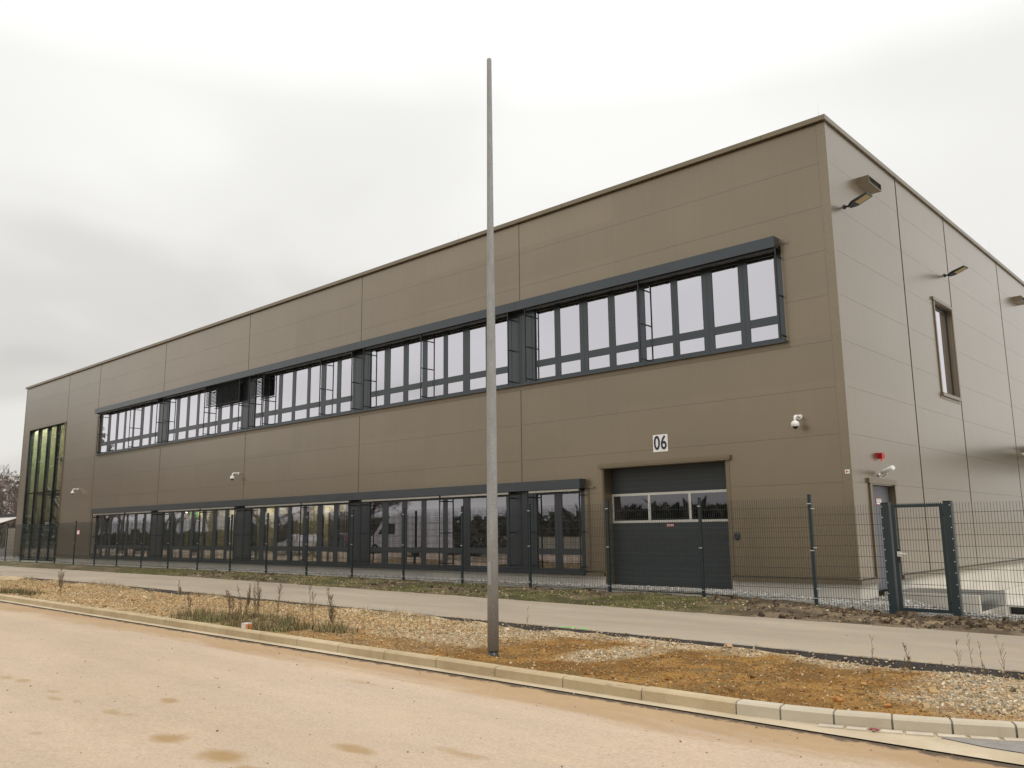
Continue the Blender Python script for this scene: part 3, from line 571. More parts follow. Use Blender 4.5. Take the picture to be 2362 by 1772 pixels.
# dry weed stalks --------------------------------------------------------------
def weed(x, y, h, label, bushy=0.5, seed=0, group=None, z=None):
    r = random.Random(seed); z = float(z_verge(x, y)) if z is None else z
    t = thing('dry_weed', label, 'weed', (x, y, z), group); st = MB(); tw = MB()
    for k in range(1 + int(bushy * 3)):
        p = Vector((x + r.uniform(-.05, .05) * bushy, y + r.uniform(-.04, .04), z - 0.01)); d = Vector((r.uniform(-.12, .12), r.uniform(-.1, .1), 1)).normalized(); pts = [p.copy()]; hh = h * (1 if k == 0 else r.uniform(.45, .9))
        for i in range(6): d = (d + Vector((r.uniform(-.07, .07), r.uniform(-.07, .07), 0))).normalized(); p = p + d * hh / 6; pts.append(p.copy())
        st.tube(pts, [(0.0028 + 0.0017 * min(1, bushy * 1.5)) * (1 - i / 9) for i in range(7)], 4, False)
        for j in range(int(8 + bushy * 44)):
            f = r.uniform(.25, 1); i = min(5, int(f * 6)); q = pts[i].lerp(pts[i + 1], f * 6 - i if f < 1 else 1); a = r.uniform(0, 6.28); l = h * r.uniform(.06, .24) * (1.2 - f * .6)
            e = q + Vector((math.cos(a) * l * .5, math.sin(a) * l * .5, l)); tw.tube([q, e], [0.0028, 0.0018], 3, False)
            for _ in range(2):
                c = q.lerp(e, r.uniform(.4, 1)); s = r.uniform(.003, .0085) * (.55 + .45 * min(1, bushy * 1.5)); tw.poly([c + Vector((-s, 0, -s)), c + Vector((s, s * .5, 0)), c + Vector((0, -s, s * 1.4))], [(0, 1, 2)])
    st.build('stem', M['weed'], t); tw.build('seed_head', M['weed'], t); return t
GW = 'dry weed stalks standing on the verge'
WD = [(-14.65, 8.80, .78, 'tallest bushy dry weed in the middle of the green weed clump', .9), (-14.05, 8.85, .72, 'slim tall dry weed just right of the bushiest one in the clump', .35), (-14.3, 8.3, .62, 'short branching dry weed low in the clump, nearest the kerb', .6),
      (-13.1, 8.9, .80, 'single upright dry weed right of the clump, taller of the two standing apart', .35), (-12.35, 8.85, .66, 'feathery dry weed at the right end, nearest the grey pole', .8), (-15.5, 8.75, .5, 'low brown dry weed on the left side of the clump', .9),
      (-16.4, 9.6, .52, 'bushy dry weed left of the clump, halfway to the footpath', .8), (-16.9, 8.6, .38, 'small dry weed in front of the gravel, left edge of the clump', .6), (-24.6, 8.9, .75, 'branching dry weed alone near the left edge of the picture', .8), (-22.0, 10.9, .38, 'small dry weed beside the dark path edge far to the left', .6)]
for i, (x, y, h, l, b) in enumerate(WD): weed(x, y, h, l, b, 40 + i, GW)
GR = 'thin stalks beside the right end of the footpath'
WR = [(-4.07, 10.78, .42, 'lone thin stalk left of the other stalks before the gate', 0.0), (-3.62, 10.72, .34, 'thickest dark stalk with a fork, below the gate', .35), (-3.72, 10.80, .20, 'short dark bent stalk beside the forked one', .2), (-3.10, 10.75, .44, 'tall pale stalk, second group, first from the left', 0.0),
      (-2.93, 10.70, .54, 'tallest pale stalk near the right picture edge', 0.0), (-2.86, 10.78, .42, 'pale stalk close right of the tallest one', 0.0), (-2.80, 10.62, .22, 'short brown stalk low before the tall pale ones', .2), (-2.62, 10.72, .5, 'rightmost pale stalk at the very edge of the picture', .05), (-9.75, 10.92, .40, 'single thin stalk with a brown tip left of the grey pole', .0)]
for i, (x, y, h, l, b) in enumerate(WR): weed(x, y, h, l, b, 70 + i, GR)
# green spray mark, marker block ------------------------------------------------
gm = MB(); r = random.Random(4)
for k in range(26):
    a = r.uniform(-.26, .26); x = -9.0 + a * 1.0; y = 11.19 + 0.35 * (x + 9.0) * .1 + r.uniform(-.03, .05); w_ = r.uniform(.02, .09); h_ = r.uniform(.004, .014)
    gm.poly([(x - w_, y - h_, float(zpath(x, y)) + .004), (x + w_, y - h_ * .4, float(zpath(x, y)) + .004), (x + w_ * .6, y + h_, float(zpath(x, y)) + .004), (x - w_ * .7, y + h_ * .8, float(zpath(x, y)) + .004)], [(0, 1, 2, 3)])
tag(gm.build('spray_mark', M['spray']), 'bright green sprayed survey mark on the near edge of the footpath', 'paint mark')
t = thing('red_leaf', 'small dark red leaf lying at the foot of the kerb', 'leaf', (-2.93, 7.68, float(z_road(-2.93)) + .02))
f = MB(); lz = float(z_road(-2.93)) + .026; f.poly([(-3.00, 7.665, lz), (-2.96, 7.645, lz + .008), (-2.90, 7.65, lz + .004), (-2.865, 7.68, lz + .012), (-2.91, 7.70, lz + .006), (-2.96, 7.695, lz + .01)], [(0, 1, 2, 3, 4, 5)]); f.build('blade', mat('leaf_red', (.22, .02, .03), .6), t)
t = thing('marker_block', 'small whitish block with an orange side sitting on the kerb', 'block', (-13.12, 7.70, float(z_kerb(-13.1)) - .02))
b_ = MB(); b_.box(-13.19, -13.07, 7.63, 7.75, float(z_kerb(-13.1)) - .03, float(z_kerb(-13.1)) + .085); b_.build('body', M['conc_l'], t)
b_ = MB(); b_.box(-13.067, -13.045, 7.64, 7.74, float(z_kerb(-13.1)) - .03, float(z_kerb(-13.1)) + .07); b_.build('orange_side', M['brick'], t)

# ---------------------------------------------------------------- pole
px, py = -8.0065, 8.268; pz = float(z_verge(px, py))
t = thing('lamp_pole', 'tall tapered galvanised steel pole without a lamp, standing in the verge', 'pole', (px, py, pz))
zs = [(-1.54, .0740), (0.2, .0715), (1.9, .0665), (3.1, .0560), (4.2, .0475), (6.79, .0345), (6.825, .0335), (6.84, .029)]
p = MB(); p.tube([(px, py, z) for z, _ in zs], [r_ for _, r_ in zs], 28); p.build('shaft', M['galv'], t)
p = MB(); p.tube([(px, py, pz - .12), (px, py, -1.542)], [.068, .068], 28); p.build('base_sleeve', M['black'], t)
p = MB(); p.obox((px + .012, py - .0700, -.55), (.026, 0, 0), (0, .004, 0), (0, 0, .15)); p.build('access_door', M['galv'], t)

# ---------------------------------------------------------------- building
FX0, FX1, FY = -57.83, -6.92, 18.0
JX = [-6.92 - .2] + [-16.24 - 7.58 * k for k in range(5)] + [-50.85]
ZJ = [8.09 - 1.022 * k for k in range(10)]
bld = thing('industrial_building', 'long two-storey bronze metal-clad hall with a window band, house number 06 and roller gate', 'building', ((FX0 + FX1) / 2, FY, -1.45))
def cut(rects, o):
    out = []
    for (a, b, c, d) in rects:
        if o[0] >= b or o[1] <= a or o[2] >= d or o[3] <= c: out.append((a, b, c, d)); continue
        if o[0] > a: out.append((a, o[0], c, d))
        if o[1] < b: out.append((o[1], b, c, d))
        x0, x1 = max(a, o[0]), min(b, o[1])
        if o[2] > c: out.append((x0, x1, c, o[2]))
        if o[3] < d: out.append((x0, x1, o[3], d))
    return out
UP = (-46.30, -8.15, 4.165, 6.40); LO = (-45.86, -14.02, -1.05, 1.12); GT = (-13.39, -9.83, -1.5, 1.56); ST = (-56.75, -50.98, -1.5, 6.33)
OPEN = [UP, LO, GT, ST]
def facade(x0, x1, xj, zj, z0, z1, opens, gx_=.006, gz_=.0020):
    xs = sorted([x0] + [j for j in xj if x0 < j < x1] + [x1]); zs = sorted([z0] + [j for j in zj if z0 < j < z1] + [z1]); out = []
    for i in range(len(xs) - 1):
        for k in range(len(zs) - 1):
            r = [(xs[i] + (gx_ if i else 0), xs[i + 1] - (gx_ if i < len(xs) - 2 else 0), zs[k] + (gz_ if k else 0), zs[k + 1] - (gz_ if k < len(zs) - 2 else 0))]
            for o in opens: r = cut(r, o)
            out += r
    return out
w = MB()
for (a, b, c, d) in facade(FX0, FX1 - .2, JX, ZJ, -1.060, 9.03, OPEN): w.box(a, b, FY, FY + .04, c, d)
w.build('wall_cladding', M['clad'], bld)
w = MB(); r_ = [(FX0, FX1 - .05, -2.2, 9.03)]
for o in OPEN: r_ = cut(r_, o)
for (a, b, c, d) in r_: w.box(a, b, FY + .042, FY + .36, c, d)
w.build('wall_core', M['trim'], bld)
# cover strips over the vertical joints
w = MB()
for j in JX[1:]:
    z = [(-1.07, 9.03)]
    for o in (UP, LO):
        if o[0] < j < o[1]: z = [s for a, b in z for s in ((a, min(b, o[2] - .12)), (max(a, o[3] + .22), b)) if s[1] - s[0] > .05]
    for a, b in z: w = MB(); w.box(j - .10, j - .018, FY - .006, FY + .01, a, b); w.build('joint_strip', M['clad'], bld)
w = MB(); w.box(-7.115, -6.912, FY - .008, FY + .03, -1.07, 9.03); w.build('corner_trim', M['clad'], bld); w = MB(); w.box(FX0 - .008, FX0 + .07, FY - .006, FY + .02, -1.07, 9.03)
w.build('corner_trim', M['clad'], bld)
# side wall (faces +x)
BY1 = 52.0; BJ = [22.49, 26.56, 32.5, 38.5, 44.5]; WB = (24.88, 26.42, 3.60, 6.17); DB = (19.02, 20.42, -1.6, .91)
w = MB()
for (a, b, c, d) in facade(FY + .14, BY1, BJ, ZJ, -1.060, 9.03, [WB, DB], .026, .0020): w.box(FX1 - .04, FX1, a, b, c, d)
w.box(FX1 - .04, FX1 + .004, FY + .0, FY + .135, -1.07, 9.03)
w.build('side_cladding', M['clad'], bld)
w = MB(); r_ = [(FY + .36, BY1, -2.2, 9.03)]
for o in (WB, DB): r_ = cut(r_, o)
for (a, b, c, d) in r_: w.box(FX1 - .36, FX1 - .042, a, b, c, d)
w.box(FX0, FX0 + .3, FY + .36, BY1, -2.2, 9.03); w.box(FX0, FX1, BY1 + .002, BY1 + .3, -2.2, 9.03)
w.build('side_core', M['trim'], bld)
for j in BJ: w = MB(); w.box(FX1 - .002, FX1 + .006, j + .030, j + .055, -1.07, 9.03); w.build('joint_strip', M['clad'], bld)
# coping
w = MB(); seg = [FX0 - .06] + [-8.41 - 3.05 * k for k in range(16)][::-1] + [FX1 + .06]
for a, b in zip(seg, seg[1:]): w.box(a + .004, b - .004, FY - .10, FY + .5, 9.045, 9.16)
seg = [FY + .505] + [19.39 + 3.0 * k for k in range(1, 11)] + [BY1]
for a, b in zip(seg, seg[1:]): w.box(FX1 - .5, FX1 + .055, a, b - .008, 9.045, 9.159)
w.build('roof_coping', M['trim'], bld)
w = MB(); w.box(FX0 + .02, FX1 - .02, FY + .02, BY1 - .02, 8.85, 9.04); w.build('roof', M['roof'], bld)
for x in (-7.15, -19.16, -31.2, -43.2, -56.0):
    w = MB(); w.tube([(x, 18.3, 9.15), (x, 18.3, 9.64)], [.006, .004], 6); w.build('lightning_rod', M['alu'], bld)
for y in (31.95, 33.25):
    w = MB(); w.tube([(-7.22, y, 9.15), (-7.22, y, 9.15 + (.55 if y < 33 else .95))], [.006, .004], 6); w.build('lightning_rod', M['alu'], bld)
# drip ledge and plinth
w = MB()
for a, b in ((-50.98, -45.88), (-14.0, -13.42), (-9.80, -6.86)): w.box(a, b, FY - .065, FY + .03, -1.175, -1.095); w.build('drip_ledge', M['trim'], bld); w = MB()
w.box(FX0 - .03, -56.75, FY - .065, FY + .03, -1.175, -1.095); w.build('drip_ledge', M['trim'], bld); w = MB()
w.box(FX1 - .03, FX1 + .06, FY + .032, 18.98, -1.173, -1.095); w.box(FX1 - .03, FX1 + .06, 20.46, BY1, -1.173, -1.095)
w.build('drip_ledge', M['trim'], bld)
w = MB()
for a, b in ((-50.95, -13.40), (-9.82, FX1 - .012), (FX0, -56.78)): w.box(a, b, FY + .012, FY + .041, -2.2, -1.176)
w.box(FX1 - .041, FX1 - .012, FY + .042, 19.0, -2.2, -1.174); w.box(FX1 - .041, FX1 - .012, 20.44, BY1, -2.2, -1.174)
w.build('plinth', M['conc_l'], bld)
# windows ---------------------------------------------------------------------
WPX = [(-15.70, -14.995), (-14.80, -14.095), (-13.825, -13.115), (-12.915, -12.19), (-11.96, -11.15), (-10.97, -10.265), (-9.985, -9.278), (-9.05, -8.36)]
P7 = [(-23.31, -22.59), (-22.29, -21.585), (-21.345, -20.63), (-20.41, -19.617), (-19.435, -18.722), (-18.439, -17.73), (-17.5, -16.80)]
bays_up = [(-46.30, -39.50, [(a - 22.74, b - 22.74) for a, b in P7]), (-38.46, -31.92, [(a - 15.16, b - 15.16) for a, b in P7]), (-30.88, -24.34, [(a - 7.58, b - 7.58) for a, b in P7]), (-23.34, -16.76, P7), (-15.72, -8.15, WPX)]
lowb1 = [(-15.75, -15.12), (-14.87, -14.20)]
bays_lo = [(-45.86, -39.62, [(-45.78, -45.35)] + [(a - 22.74, b - 22.74) for a, b in P7[1:6]] + [(-40.24, -39.66)]), (-38.40, -32.04, [(-38.38, -37.78)] + [(a - 15.16, b - 15.16) for a, b in P7[1:6]] + [(-32.66, -32.08)]),
           (-30.82, -24.44, [(-30.80, -30.19)] + [(a - 7.58, b - 7.58) for a, b in P7[1:6]] + [(-25.08, -24.48)]), (-23.24, -16.91, [(-23.22, -22.60)] + P7[1:6] + [(-17.5, -16.93)]), (-15.76, -14.02, lowb1)]
def windows(bays, z0, zl0, zl1, zu0, zu1, z1, gm_):
    for (A, B, panes) in bays:
        ed = [A] + [(panes[i][1] + panes[i + 1][0]) / 2 for i in range(len(panes) - 1)] + [B]
        for i, (a, b) in enumerate(panes):
            l, r = ed[i] + .002, ed[i + 1] - .002
            a2, b2 = max(a, l + .02), min(b, r - .02)
            f = MB(); y0, y1 = FY + .072, FY + .16
            f.box(l, a2, y0, y1, z0, z1); f.box(b2, r, y0, y1, z0, z1)
            for c, d in ((z0, zl0), (zl1, zu0), (zu1, z1)): f.box(a2 + .0005, b2 - .0005, y0 + .003, y1, c, d)
            # glazing beads, a slightly smaller step inside each light
            for c, d in ((zl0, zl1), (zu0, zu1)):
                f.box(a2 - .001, a2 + .010, y0 + .005, y1, c, d); f.box(b2 - .010, b2 + .001, y0 + .005, y1, c, d); f.box(a2 + .0101, b2 - .0101, y0 + .005, y1, c, c + .010); f.box(a2 + .0101, b2 - .0101, y0 + .005, y1, d - .010, d)
            fo = f.build('window', M['anth'], bld)
            g = MB()
            for c, d in ((zl0, zl1), (zu0, zu1)):
                tl = rnd.uniform(-.003, .003); tz = rnd.uniform(-.003, .003); yy = FY + .084
                g.poly([(a2, yy - tl, c), (b2, yy + tl, c), (b2, yy + tl + tz, d), (a2, yy - tl + tz, d)], [(0, 1, 2, 3)])
            g.build('pane', gm_, fo)
windows(bays_up, 4.166, 4.26, 4.61, 4.79, 6.245, 6.40, M['glass_up'])
windows(bays_lo, -1.048, -1.02, -.645, -.50, .975, 1.12, M['glass_low'])
def piers(lst, z0, z1):
    for a, b in lst:
        f = MB(); m_ = (a + b) / 2; f.box(a + .003, m_ - .004, FY + .05, FY + .2, z0, z1); f.box(m_ + .004, b - .003, FY + .05, FY + .2, z0, z1); f.box(m_ - .004, m_ + .004, FY + .060, FY + .2, z0, z1)
        for c in (a + .12, b - .12): f.box(c - .006, c + .006, FY + .043, FY + .049, z0, z1)
        f.build('pier_panel', M['anth'], bld)
piers([(-39.50, -38.46), (-31.92, -30.88), (-24.34, -23.34), (-16.76, -15.72)], 4.166, 6.40)
piers([(-39.62, -38.40), (-32.04, -30.82), (-24.44, -23.24), (-16.91, -15.76)], -1.048, 1.12)
def hood(x0, x1, z0, z1, joints_):
    f = MB(); xs = [x0] + joints_ + [x1]
    for a, b in zip(xs, xs[1:]):
        a += .003 if a != x0 else 0; b -= .003 if b != x1 else 0
        f.box(a, b, FY - .25, FY - .24, z0, z1); f.box(a, b, FY - .2395, FY - .002, z1 - .012, z1)
    f.box(x0 + .001, x0 + .012, FY - .2395, FY - .002, z0, z1 - .013); f.box(x1 - .012, x1 - .001, FY - .2395, FY - .002, z0, z1 - .013)
    f.build('blind_hood', M['anth'], bld)
hood(-46.36, -8.18, 6.322, 6.58, [-38.98, -31.4, -23.82, -16.24]); hood(-45.92, -13.985, 1.085, 1.335, [-38.98, -31.4, -23.82, -16.24])
f = MB(); f.box(-46.30, -8.12, FY - .10, FY + .074, 4.112, 4.165); f.build('window_sill', M['anth'], bld)
f = MB(); f.box(-45.92, -14.0, FY - .10, FY + .074, -1.172, -1.05); f.box(-45.9, -14.01, FY - .112, FY - .101, -1.172, -1.10); f.build('window_sill', M['anth'], bld)
f = MB(); f.box(-46.3, -8.08, FY - .012, FY - .001, 3.99, 4.095); f.build('flashing', M['trim'], bld)
f = MB(); f.tube([(-8.16, FY - .06, 6.42), (-7.99, FY - .06, 6.42), (-7.97, FY - .06, 6.46)], .011, 6); f.build('drip_spout', M['trim'], bld)
f = MB(); f.tube([(-13.97, FY - .07, 1.10), (-13.70, FY - .07, 1.10), (-13.69, FY - .07, 1.06)], .018, 6); f.box(-13.90, -13.86, FY - .012, FY - .001, -1.07, 1.08); f.build('drip_spout', M['trim'], bld)
def rail(x, z0, z1, brs):
    f = MB(); f.box(x - .014, x + .014, FY - .215, FY - .185, z0, z1)
    ro = f.build('blind_rail', M['anth_dark'], bld)
    for zb in brs:
        g = MB(); g.box(x - .009, x + .009, FY - .184, FY + .074, zb - .017, zb + .017); g.build('bracket', M['anth_dark'], ro)
for x in (-8.19, -11.95, -15.87, -16.55, -20.39, -23.39, -24.07, -25.98, -29.83, -30.90, -31.69, -34.59, -38.48, -39.16, -42.05, -45.90): rail(x, 4.17, 6.32, (6.12, 5.20, 4.27))
for x in (-14.04, -15.87, -16.57, -19.48, -23.41, -24.06, -26.97, -30.92, -31.65, -34.52, -38.48, -39.07, -41.97, -45.83): rail(x, -1.05, 1.085, (.91, -.05, -.96))
def blind_stack(a, b, z, m_):
    f = MB(); f.box(a, b, FY - .19, FY - .11, z, z + .055)
    k = a + .5
    while k < b - .2: f.box(k - .03, k + .03, FY - .195, FY - .105, z - .006, z - .001); k += .95
    f.build('blind_stack', m_, bld)
rx = [-45.83, -41.97, -39.07]; rl = [(-45.8, -42.0), (-41.94, -39.1), (-38.45, -34.55), (-34.49, -31.68), (-30.89, -27.0), (-26.94, -24.09), (-23.38, -19.5), (-19.45, -16.6), (-15.84, -14.07)]
for a, b in rl: blind_stack(a, b, 1.022, M['alu'])
ru = [(-45.87, -42.08), (-42.02, -39.19), (-38.45, -34.62), (-29.80, -26.01), (-25.95, -24.1), (-23.36, -20.42), (-20.36, -16.58), (-15.84, -11.98), (-11.92, -8.22)]
for a, b in ru: blind_stack(a, b, 6.25, M['anth_dark'])
def blind(a, b, z0, z1):
    f = MB(); n = int((z1 - z0) / .062); 
    for k in range(n):
        z = z1 - .05 - k * (z1 - z0 - .06) / n; f.obox(((a + b) / 2, FY - .15, z), ((b - a) / 2, 0, 0), (0, .024, .025), (0, -.0012, .0010))
    f.box(a, b, FY - .19, FY - .11, z0 - .02, z0 + .004)
    bo = f.build('venetian_blind', M['slat'], bld)
    g = MB(); k = a + .45
    while k < b: g.tube([(k, FY - .15, z0), (k, FY - .15, z1)], .003, 4, False); k += 1.1
    g.build('ladder_cord', M['black'], bo)
blind(-34.57, -31.71, 5.42, 6.31); blind(-30.88, -29.85, 5.42, 6.31)
# stair glazing ------------------------------------------------------------------
f = MB(); X0, X1 = -56.75, -50.98
for x, w_ in ((X0, .10), (-55.33, .06), (-53.85, .06), (-52.42, .06), (X1 - .06, .06)): f.box(x, x + w_, FY + .03, FY + .24, -1.38, 6.33)
for z in (-1.38, .55, 2.48, 6.27):
    for a, b in ((X0 + .1005, -55.3305), (-55.2695, -53.8505), (-53.7895, -52.4205), (-52.3595, X1 - .0605)): f.box(a, b, FY + .035, FY + .12, z, z + .05)
so = f.build('stair_glazing', mat('matte_black_frame', (0.012, 0.014, 0.014), 0.8, 0, 0.1, 2, spec=0.15), bld)
for a, b in ((X0 + .1, -55.33), (-55.27, -53.85), (-53.79, -52.42), (-52.36, X1 - .06)):
    g = MB(); tl = rnd.uniform(-.003, .003); g.poly([(a, FY + .075 - tl, -1.33), (b, FY + .075 + tl, -1.33), (b, FY + .075 + tl, 6.27), (a, FY + .075 - tl, 6.27)], [(0, 1, 2, 3)]); g.build('pane', M['glass_stair'], so)
f = MB(); f.box(X0 - .03, X1 + .07, FY - .03, FY - .001, 6.335, 6.37); f.box(X1 + .002, X1 + .05, FY - .03, FY - .001, -1.07, 6.334); f.build('stair_trim', M['trim'], bld)
f = MB(); f.box(X0 + .3, -51.2, 20.0, 20.1, -1.4, 5.75); f.build('stair_wall', M['lime'], bld)
f = MB()
for k in range(11): f.box(-55.9 + k * .30, -55.62 + k * .30, 19.1, 20.3, -1.38 + k * .175, -1.34 + k * .175)
for k in range(11): f.box(-52.6 - k * .30, -52.32 - k * .30, 18.9, 19.9, .62 + k * .175, .66 + k * .175)
f.box(-52.4, -51.1, 18.6, 20.4, .48, .60); f.box(-56.4, -55.6, 18.6, 20.4, 2.42, 2.56); f.box(-54, -51.1, 18.9, 19.0, 4.35, 4.6)
f.obox((-54.2, 19.08, -.1), (1.75, 0, 1.02), (0, .03, 0), (-.05, 0, .09)); f.obox((-54.1, 18.88, 1.9), (1.6, 0, -.93), (0, .03, 0), (.05, 0, .09))
f.build('staircase', M['anth_dark'], bld)
# interior ------------------------------------------------------------------------
f = MB(); f.box(FX0 + .31, FX1 - .37, FY + .361, 27, -1.6, -1.40); f.build('ground_floor', M['int_dark'], bld)
f = MB(); f.box(-50.8, FX1 - .37, FY + .361, 27, 1.75, 3.9); f.build('upper_floor', M['int_white'], bld)
f = MB(); f.box(-50.8, FX1 - .37, FY + .361, 27, 6.75, 6.9); f.build('ceiling', M['int_white'], bld)
f = MB(); f.box(-50.8, FX1 - .37, 26.5, 26.6, 3.9, 6.75); f.box(-50.9, -50.8, FY + .361, 27, -1.4, 6.9)
for x in (-42, -31.5, -23.9, -16.3): f.box(x - .06, x + .06, FY + .37, 26.5, 3.9, 6.75)
f.build('upper_partition', M['int_white'], bld)
f = MB(); f.box(-44.2, -25.0, 21.2, 21.3, -1.4, 1.75); f.build('lower_partition', M['int_wall'], bld)
f = MB(); f.box(-24.9, FX1 - .4, 24.0, 24.1, -1.4, 1.75); 
for x in (-50.8, -44.2, -24.95, -14.0): f.box(x - .05, x + .05, FY + .37, 24.0, -1.4, 1.75)
f.build('dark_partition', M['int_dark'], bld)
f = MB()
for x in (-43.2, -41.5, -36.1, -33.2, -29.4, -27.6): f.box(x - .5, x + .5, 21.1, 21.195, -1.4, .85)
f.build('inner_door', M['door2'], bld)
for x, y in ((-41.2, 20.6), (-37.6, 20.3), (-34.4, 20.6), (-30.2, 20.6), (-27.2, 20.6)):
    f = MB(); f.box(x - .30, x + .30, y - .08, y + .08, 1.70, 1.749); f.build('ceiling_lamp', M['lamp'], bld)
f = MB(); f.tube([(-38.65, 19.2, 1.2), (-38.65, 19.2, 1.0)], [.10, .10], 12); f.build('pendant_lamp', emit('lamp_glow', (1.0, .9, .7), 14), bld)
f = MB(); f.box(-56.0, -54.8, 19.1, 19.6, 7.26, 7.31); f.box(-53.6, -52.4, 19.1, 19.6, 7.26, 7.31); f.build('stair_fill_light', M['fillw'], bld)  # added glowing panels, out of sight above the glazing, brightening the green wall
f = MB(); f.box(FX0 + .31, -50.9, FY + .361, 22, 7.32, 7.4); f.build('stair_ceiling', M['int_white'], bld)
e = thing('exit_sign', 'lit green exit sign hanging inside behind the lower windows', 'exit sign', (-38.5, 19.6, .82))
f = MB(); f.box(-38.85, -38.25, 19.58, 19.62, .80, 1.08); f.build('panel', M['exit'], e)
f = MB()
# running figure, door and arrow pictogram
f.box(-38.79, -38.65, 19.576, 19.579, .84, 1.04); f.box(-38.60, -38.54, 19.576, 19.579, .99, 1.04); f.box(-38.62, -38.50, 19.576, 19.579, .92, .97); f.box(-38.63, -38.58, 19.576, 19.579, .84, .92); f.box(-38.52, -38.47, 19.576, 19.579, .86, .92)
f.poly([(-38.42, 19.577, .94), (-38.36, 19.577, .86), (-38.36, 19.577, 1.02)], [(0, 1, 2)]); f.box(-38.36, -38.29, 19.576, 19.579, .915, .965); f.build('pictogram', M['exitw'], e)
f = MB(); f.tube([(-38.55, 19.6, 1.08), (-38.55, 19.6, 1.75)], .008, 6); f.build('hanger', M['alu'], e)
# gate -----------------------------------------------------------------------------
gy = FY + .35
gate = MB(); gate.box(-13.37, -9.85, gy + .012, gy + .05, -1.39, .158); gate.box(-13.37, -9.85, gy + .012, gy + .05, .915, 1.56)
def ribs(z0, z1, n):
    h = (z1 - z0) / n
    for k in range(n):
        gate.box(-13.37, -9.85, gy, gy + .0115, z0 + k * h + .003, z0 + (k + 1) * h - .010)
        gate.cur = 1; gate.box(-13.37, -9.85, gy - .003, gy + .0115, z0 + (k + 1) * h - .0095, z0 + (k + 1) * h - .001); gate.cur = 0  # thin pale strip painted as the highlight on each rib edge
ribs(-1.33, .155, 12); ribs(.918, 1.55, 5)
go = gate.build('sectional_door', [M['door'], M['rib']], bld)
f = MB(); f.box(-13.375, -9.85, gy - .006, gy + .03, .162, .222); f.box(-13.375, -9.85, gy - .006, gy + .03, .852, .912)
for a, b in ((-13.375, -13.33), (-12.26, -12.19), (-11.08, -11.01), (-9.98, -9.85)): f.box(a, b, gy - .0055, gy + .03, .2225, .8515)
fo = f.build('window_frame', M['alu'], go)
for a, b in ((-13.33, -12.26), (-12.19, -11.08), (-11.01, -9.98)):
    g = MB(); g.poly([(a, gy + .012, .222), (b, gy + .012, .222), (b, gy + .010, .852), (a, gy + .010, .852)], [(0, 1, 2, 3)]); g.build('pane', M['glass_dark'], fo)
f = MB(); f.box(-11.74, -11.52, gy - .006, gy - .001, .055, .125); f.cur = 1; f.box(-11.725, -11.535, gy - .009, gy - .0065, .07, .11); f.cur = 2
for k in range(9): f.box(-11.715 + k * .019, -11.705 + k * .019, gy - .011, gy - .0095, .078, .10 + .004 * (k % 2))
f.build('door_label', [M['red'], M['sign'], M['navy']], go)
f = MB(); f.box(-13.37, -9.85, gy + .002, gy + .05, -1.42, -1.392); f.build('rubber_seal', M['black'], go)
f = MB(); f.box(-9.98, -9.92, gy - .004, gy - .001, -1.27, -1.245); f.build('door_badge', M['red'], go)
f = MB(); f.box(-13.51, -9.69, FY - .07, FY - .001, 1.60, 1.685); f.box(-13.51, -9.69, FY - .10, FY - .02, 1.568, 1.592); f.build('gate_lintel', M['trim'], bld)
f = MB(); f.box(-13.40, -13.37, FY + .005, FY + .34, -1.39, 1.56); f.box(-13.44, -13.395, FY - .01, FY + .02, -1.07, 1.56); f.build('gate_jamb', M['trim'], bld); f = MB(); f.box(-9.85, -9.82, FY + .005, FY + .34, -1.39, 1.56); f.box(-9.825, -9.74, FY - .01, FY - .001, -1.07, 1.56); f.build('gate_jamb', M['trim'], bld)
f = MB(); f.box(-13.6, -9.7, FY - .02, FY + .40, -1.9, -1.405); f.build('threshold', M['conc_l'], bld)
# side window and door --------------------------------------------------------------
f = MB(); x0 = FX1 - .16
f.box(x0, FX1 - .10, 24.89, 24.96, 3.62, 6.15); f.box(x0, FX1 - .13, 26.36, 26.41, 3.62, 6.15); f.box(x0, FX1 - .13, 24.961, 26.359, 3.62, 3.68); f.box(x0, FX1 - .13, 24.961, 26.359, 6.06, 6.15)
wo = f.build('side_window', M['anth_dark'], bld)
g = MB(); g.poly([(x0 + .02, 24.96, 3.68), (x0 + .02, 26.36, 3.68), (x0 + .02, 26.36, 6.06), (x0 + .02, 24.96, 6.06)], [(0, 1, 2, 3)]); g.build('pane', M['glass_up'], wo)
g = MB(); g.box(x0 - .06, x0 - .05, 24.9, 26.1, 3.62, 6.1); g.build('roller_blind', M['white'], wo)
f = MB(); f.box(FX1 + .001, FX1 + .05, 24.70, 26.45, 6.19, 6.28); f.box(FX1 + .001, FX1 + .06, 24.76, 26.46, 3.50, 3.59); f.box(FX1 + .001, FX1 + .03, 24.78, 24.86, 3.60, 6.18); f.box(FX1 + .001, FX1 + .03, 26.43, 26.48, 3.60, 6.18); f.box(FX1 + .001, FX1 + .012, 24.66, 26.45, 3.42, 3.49); f.build('side_window_trim', M['trim'], bld)
f = MB(); f.box(FX1 - .16, FX1 - .12, 19.05, 20.40, -1.37, .90); do = f.build('side_door', M['door2'], bld)
f = MB(); f.box(FX1 - .119, FX1 - .114, 19.58, 19.90, .48, .63); f.cur = 1; f.box(FX1 - .1135, FX1 - .110, 19.595, 19.885, .495, .615); f.cur = 2
for k in range(3): f.box(FX1 - .1095, FX1 - .108, 19.62, 19.86 - .03 * k, .59 - k * .03, .598 - k * .03)
f.build('door_sign', [M['red'], M['sign'], M['navy']], do)
f = MB(); f.tube([(FX1 - .118, 20.22, -.33), (FX1 - .06, 20.22, -.33), (FX1 - .06, 20.10, -.33)], .011, 8); f.build('handle', M['alu'], do)
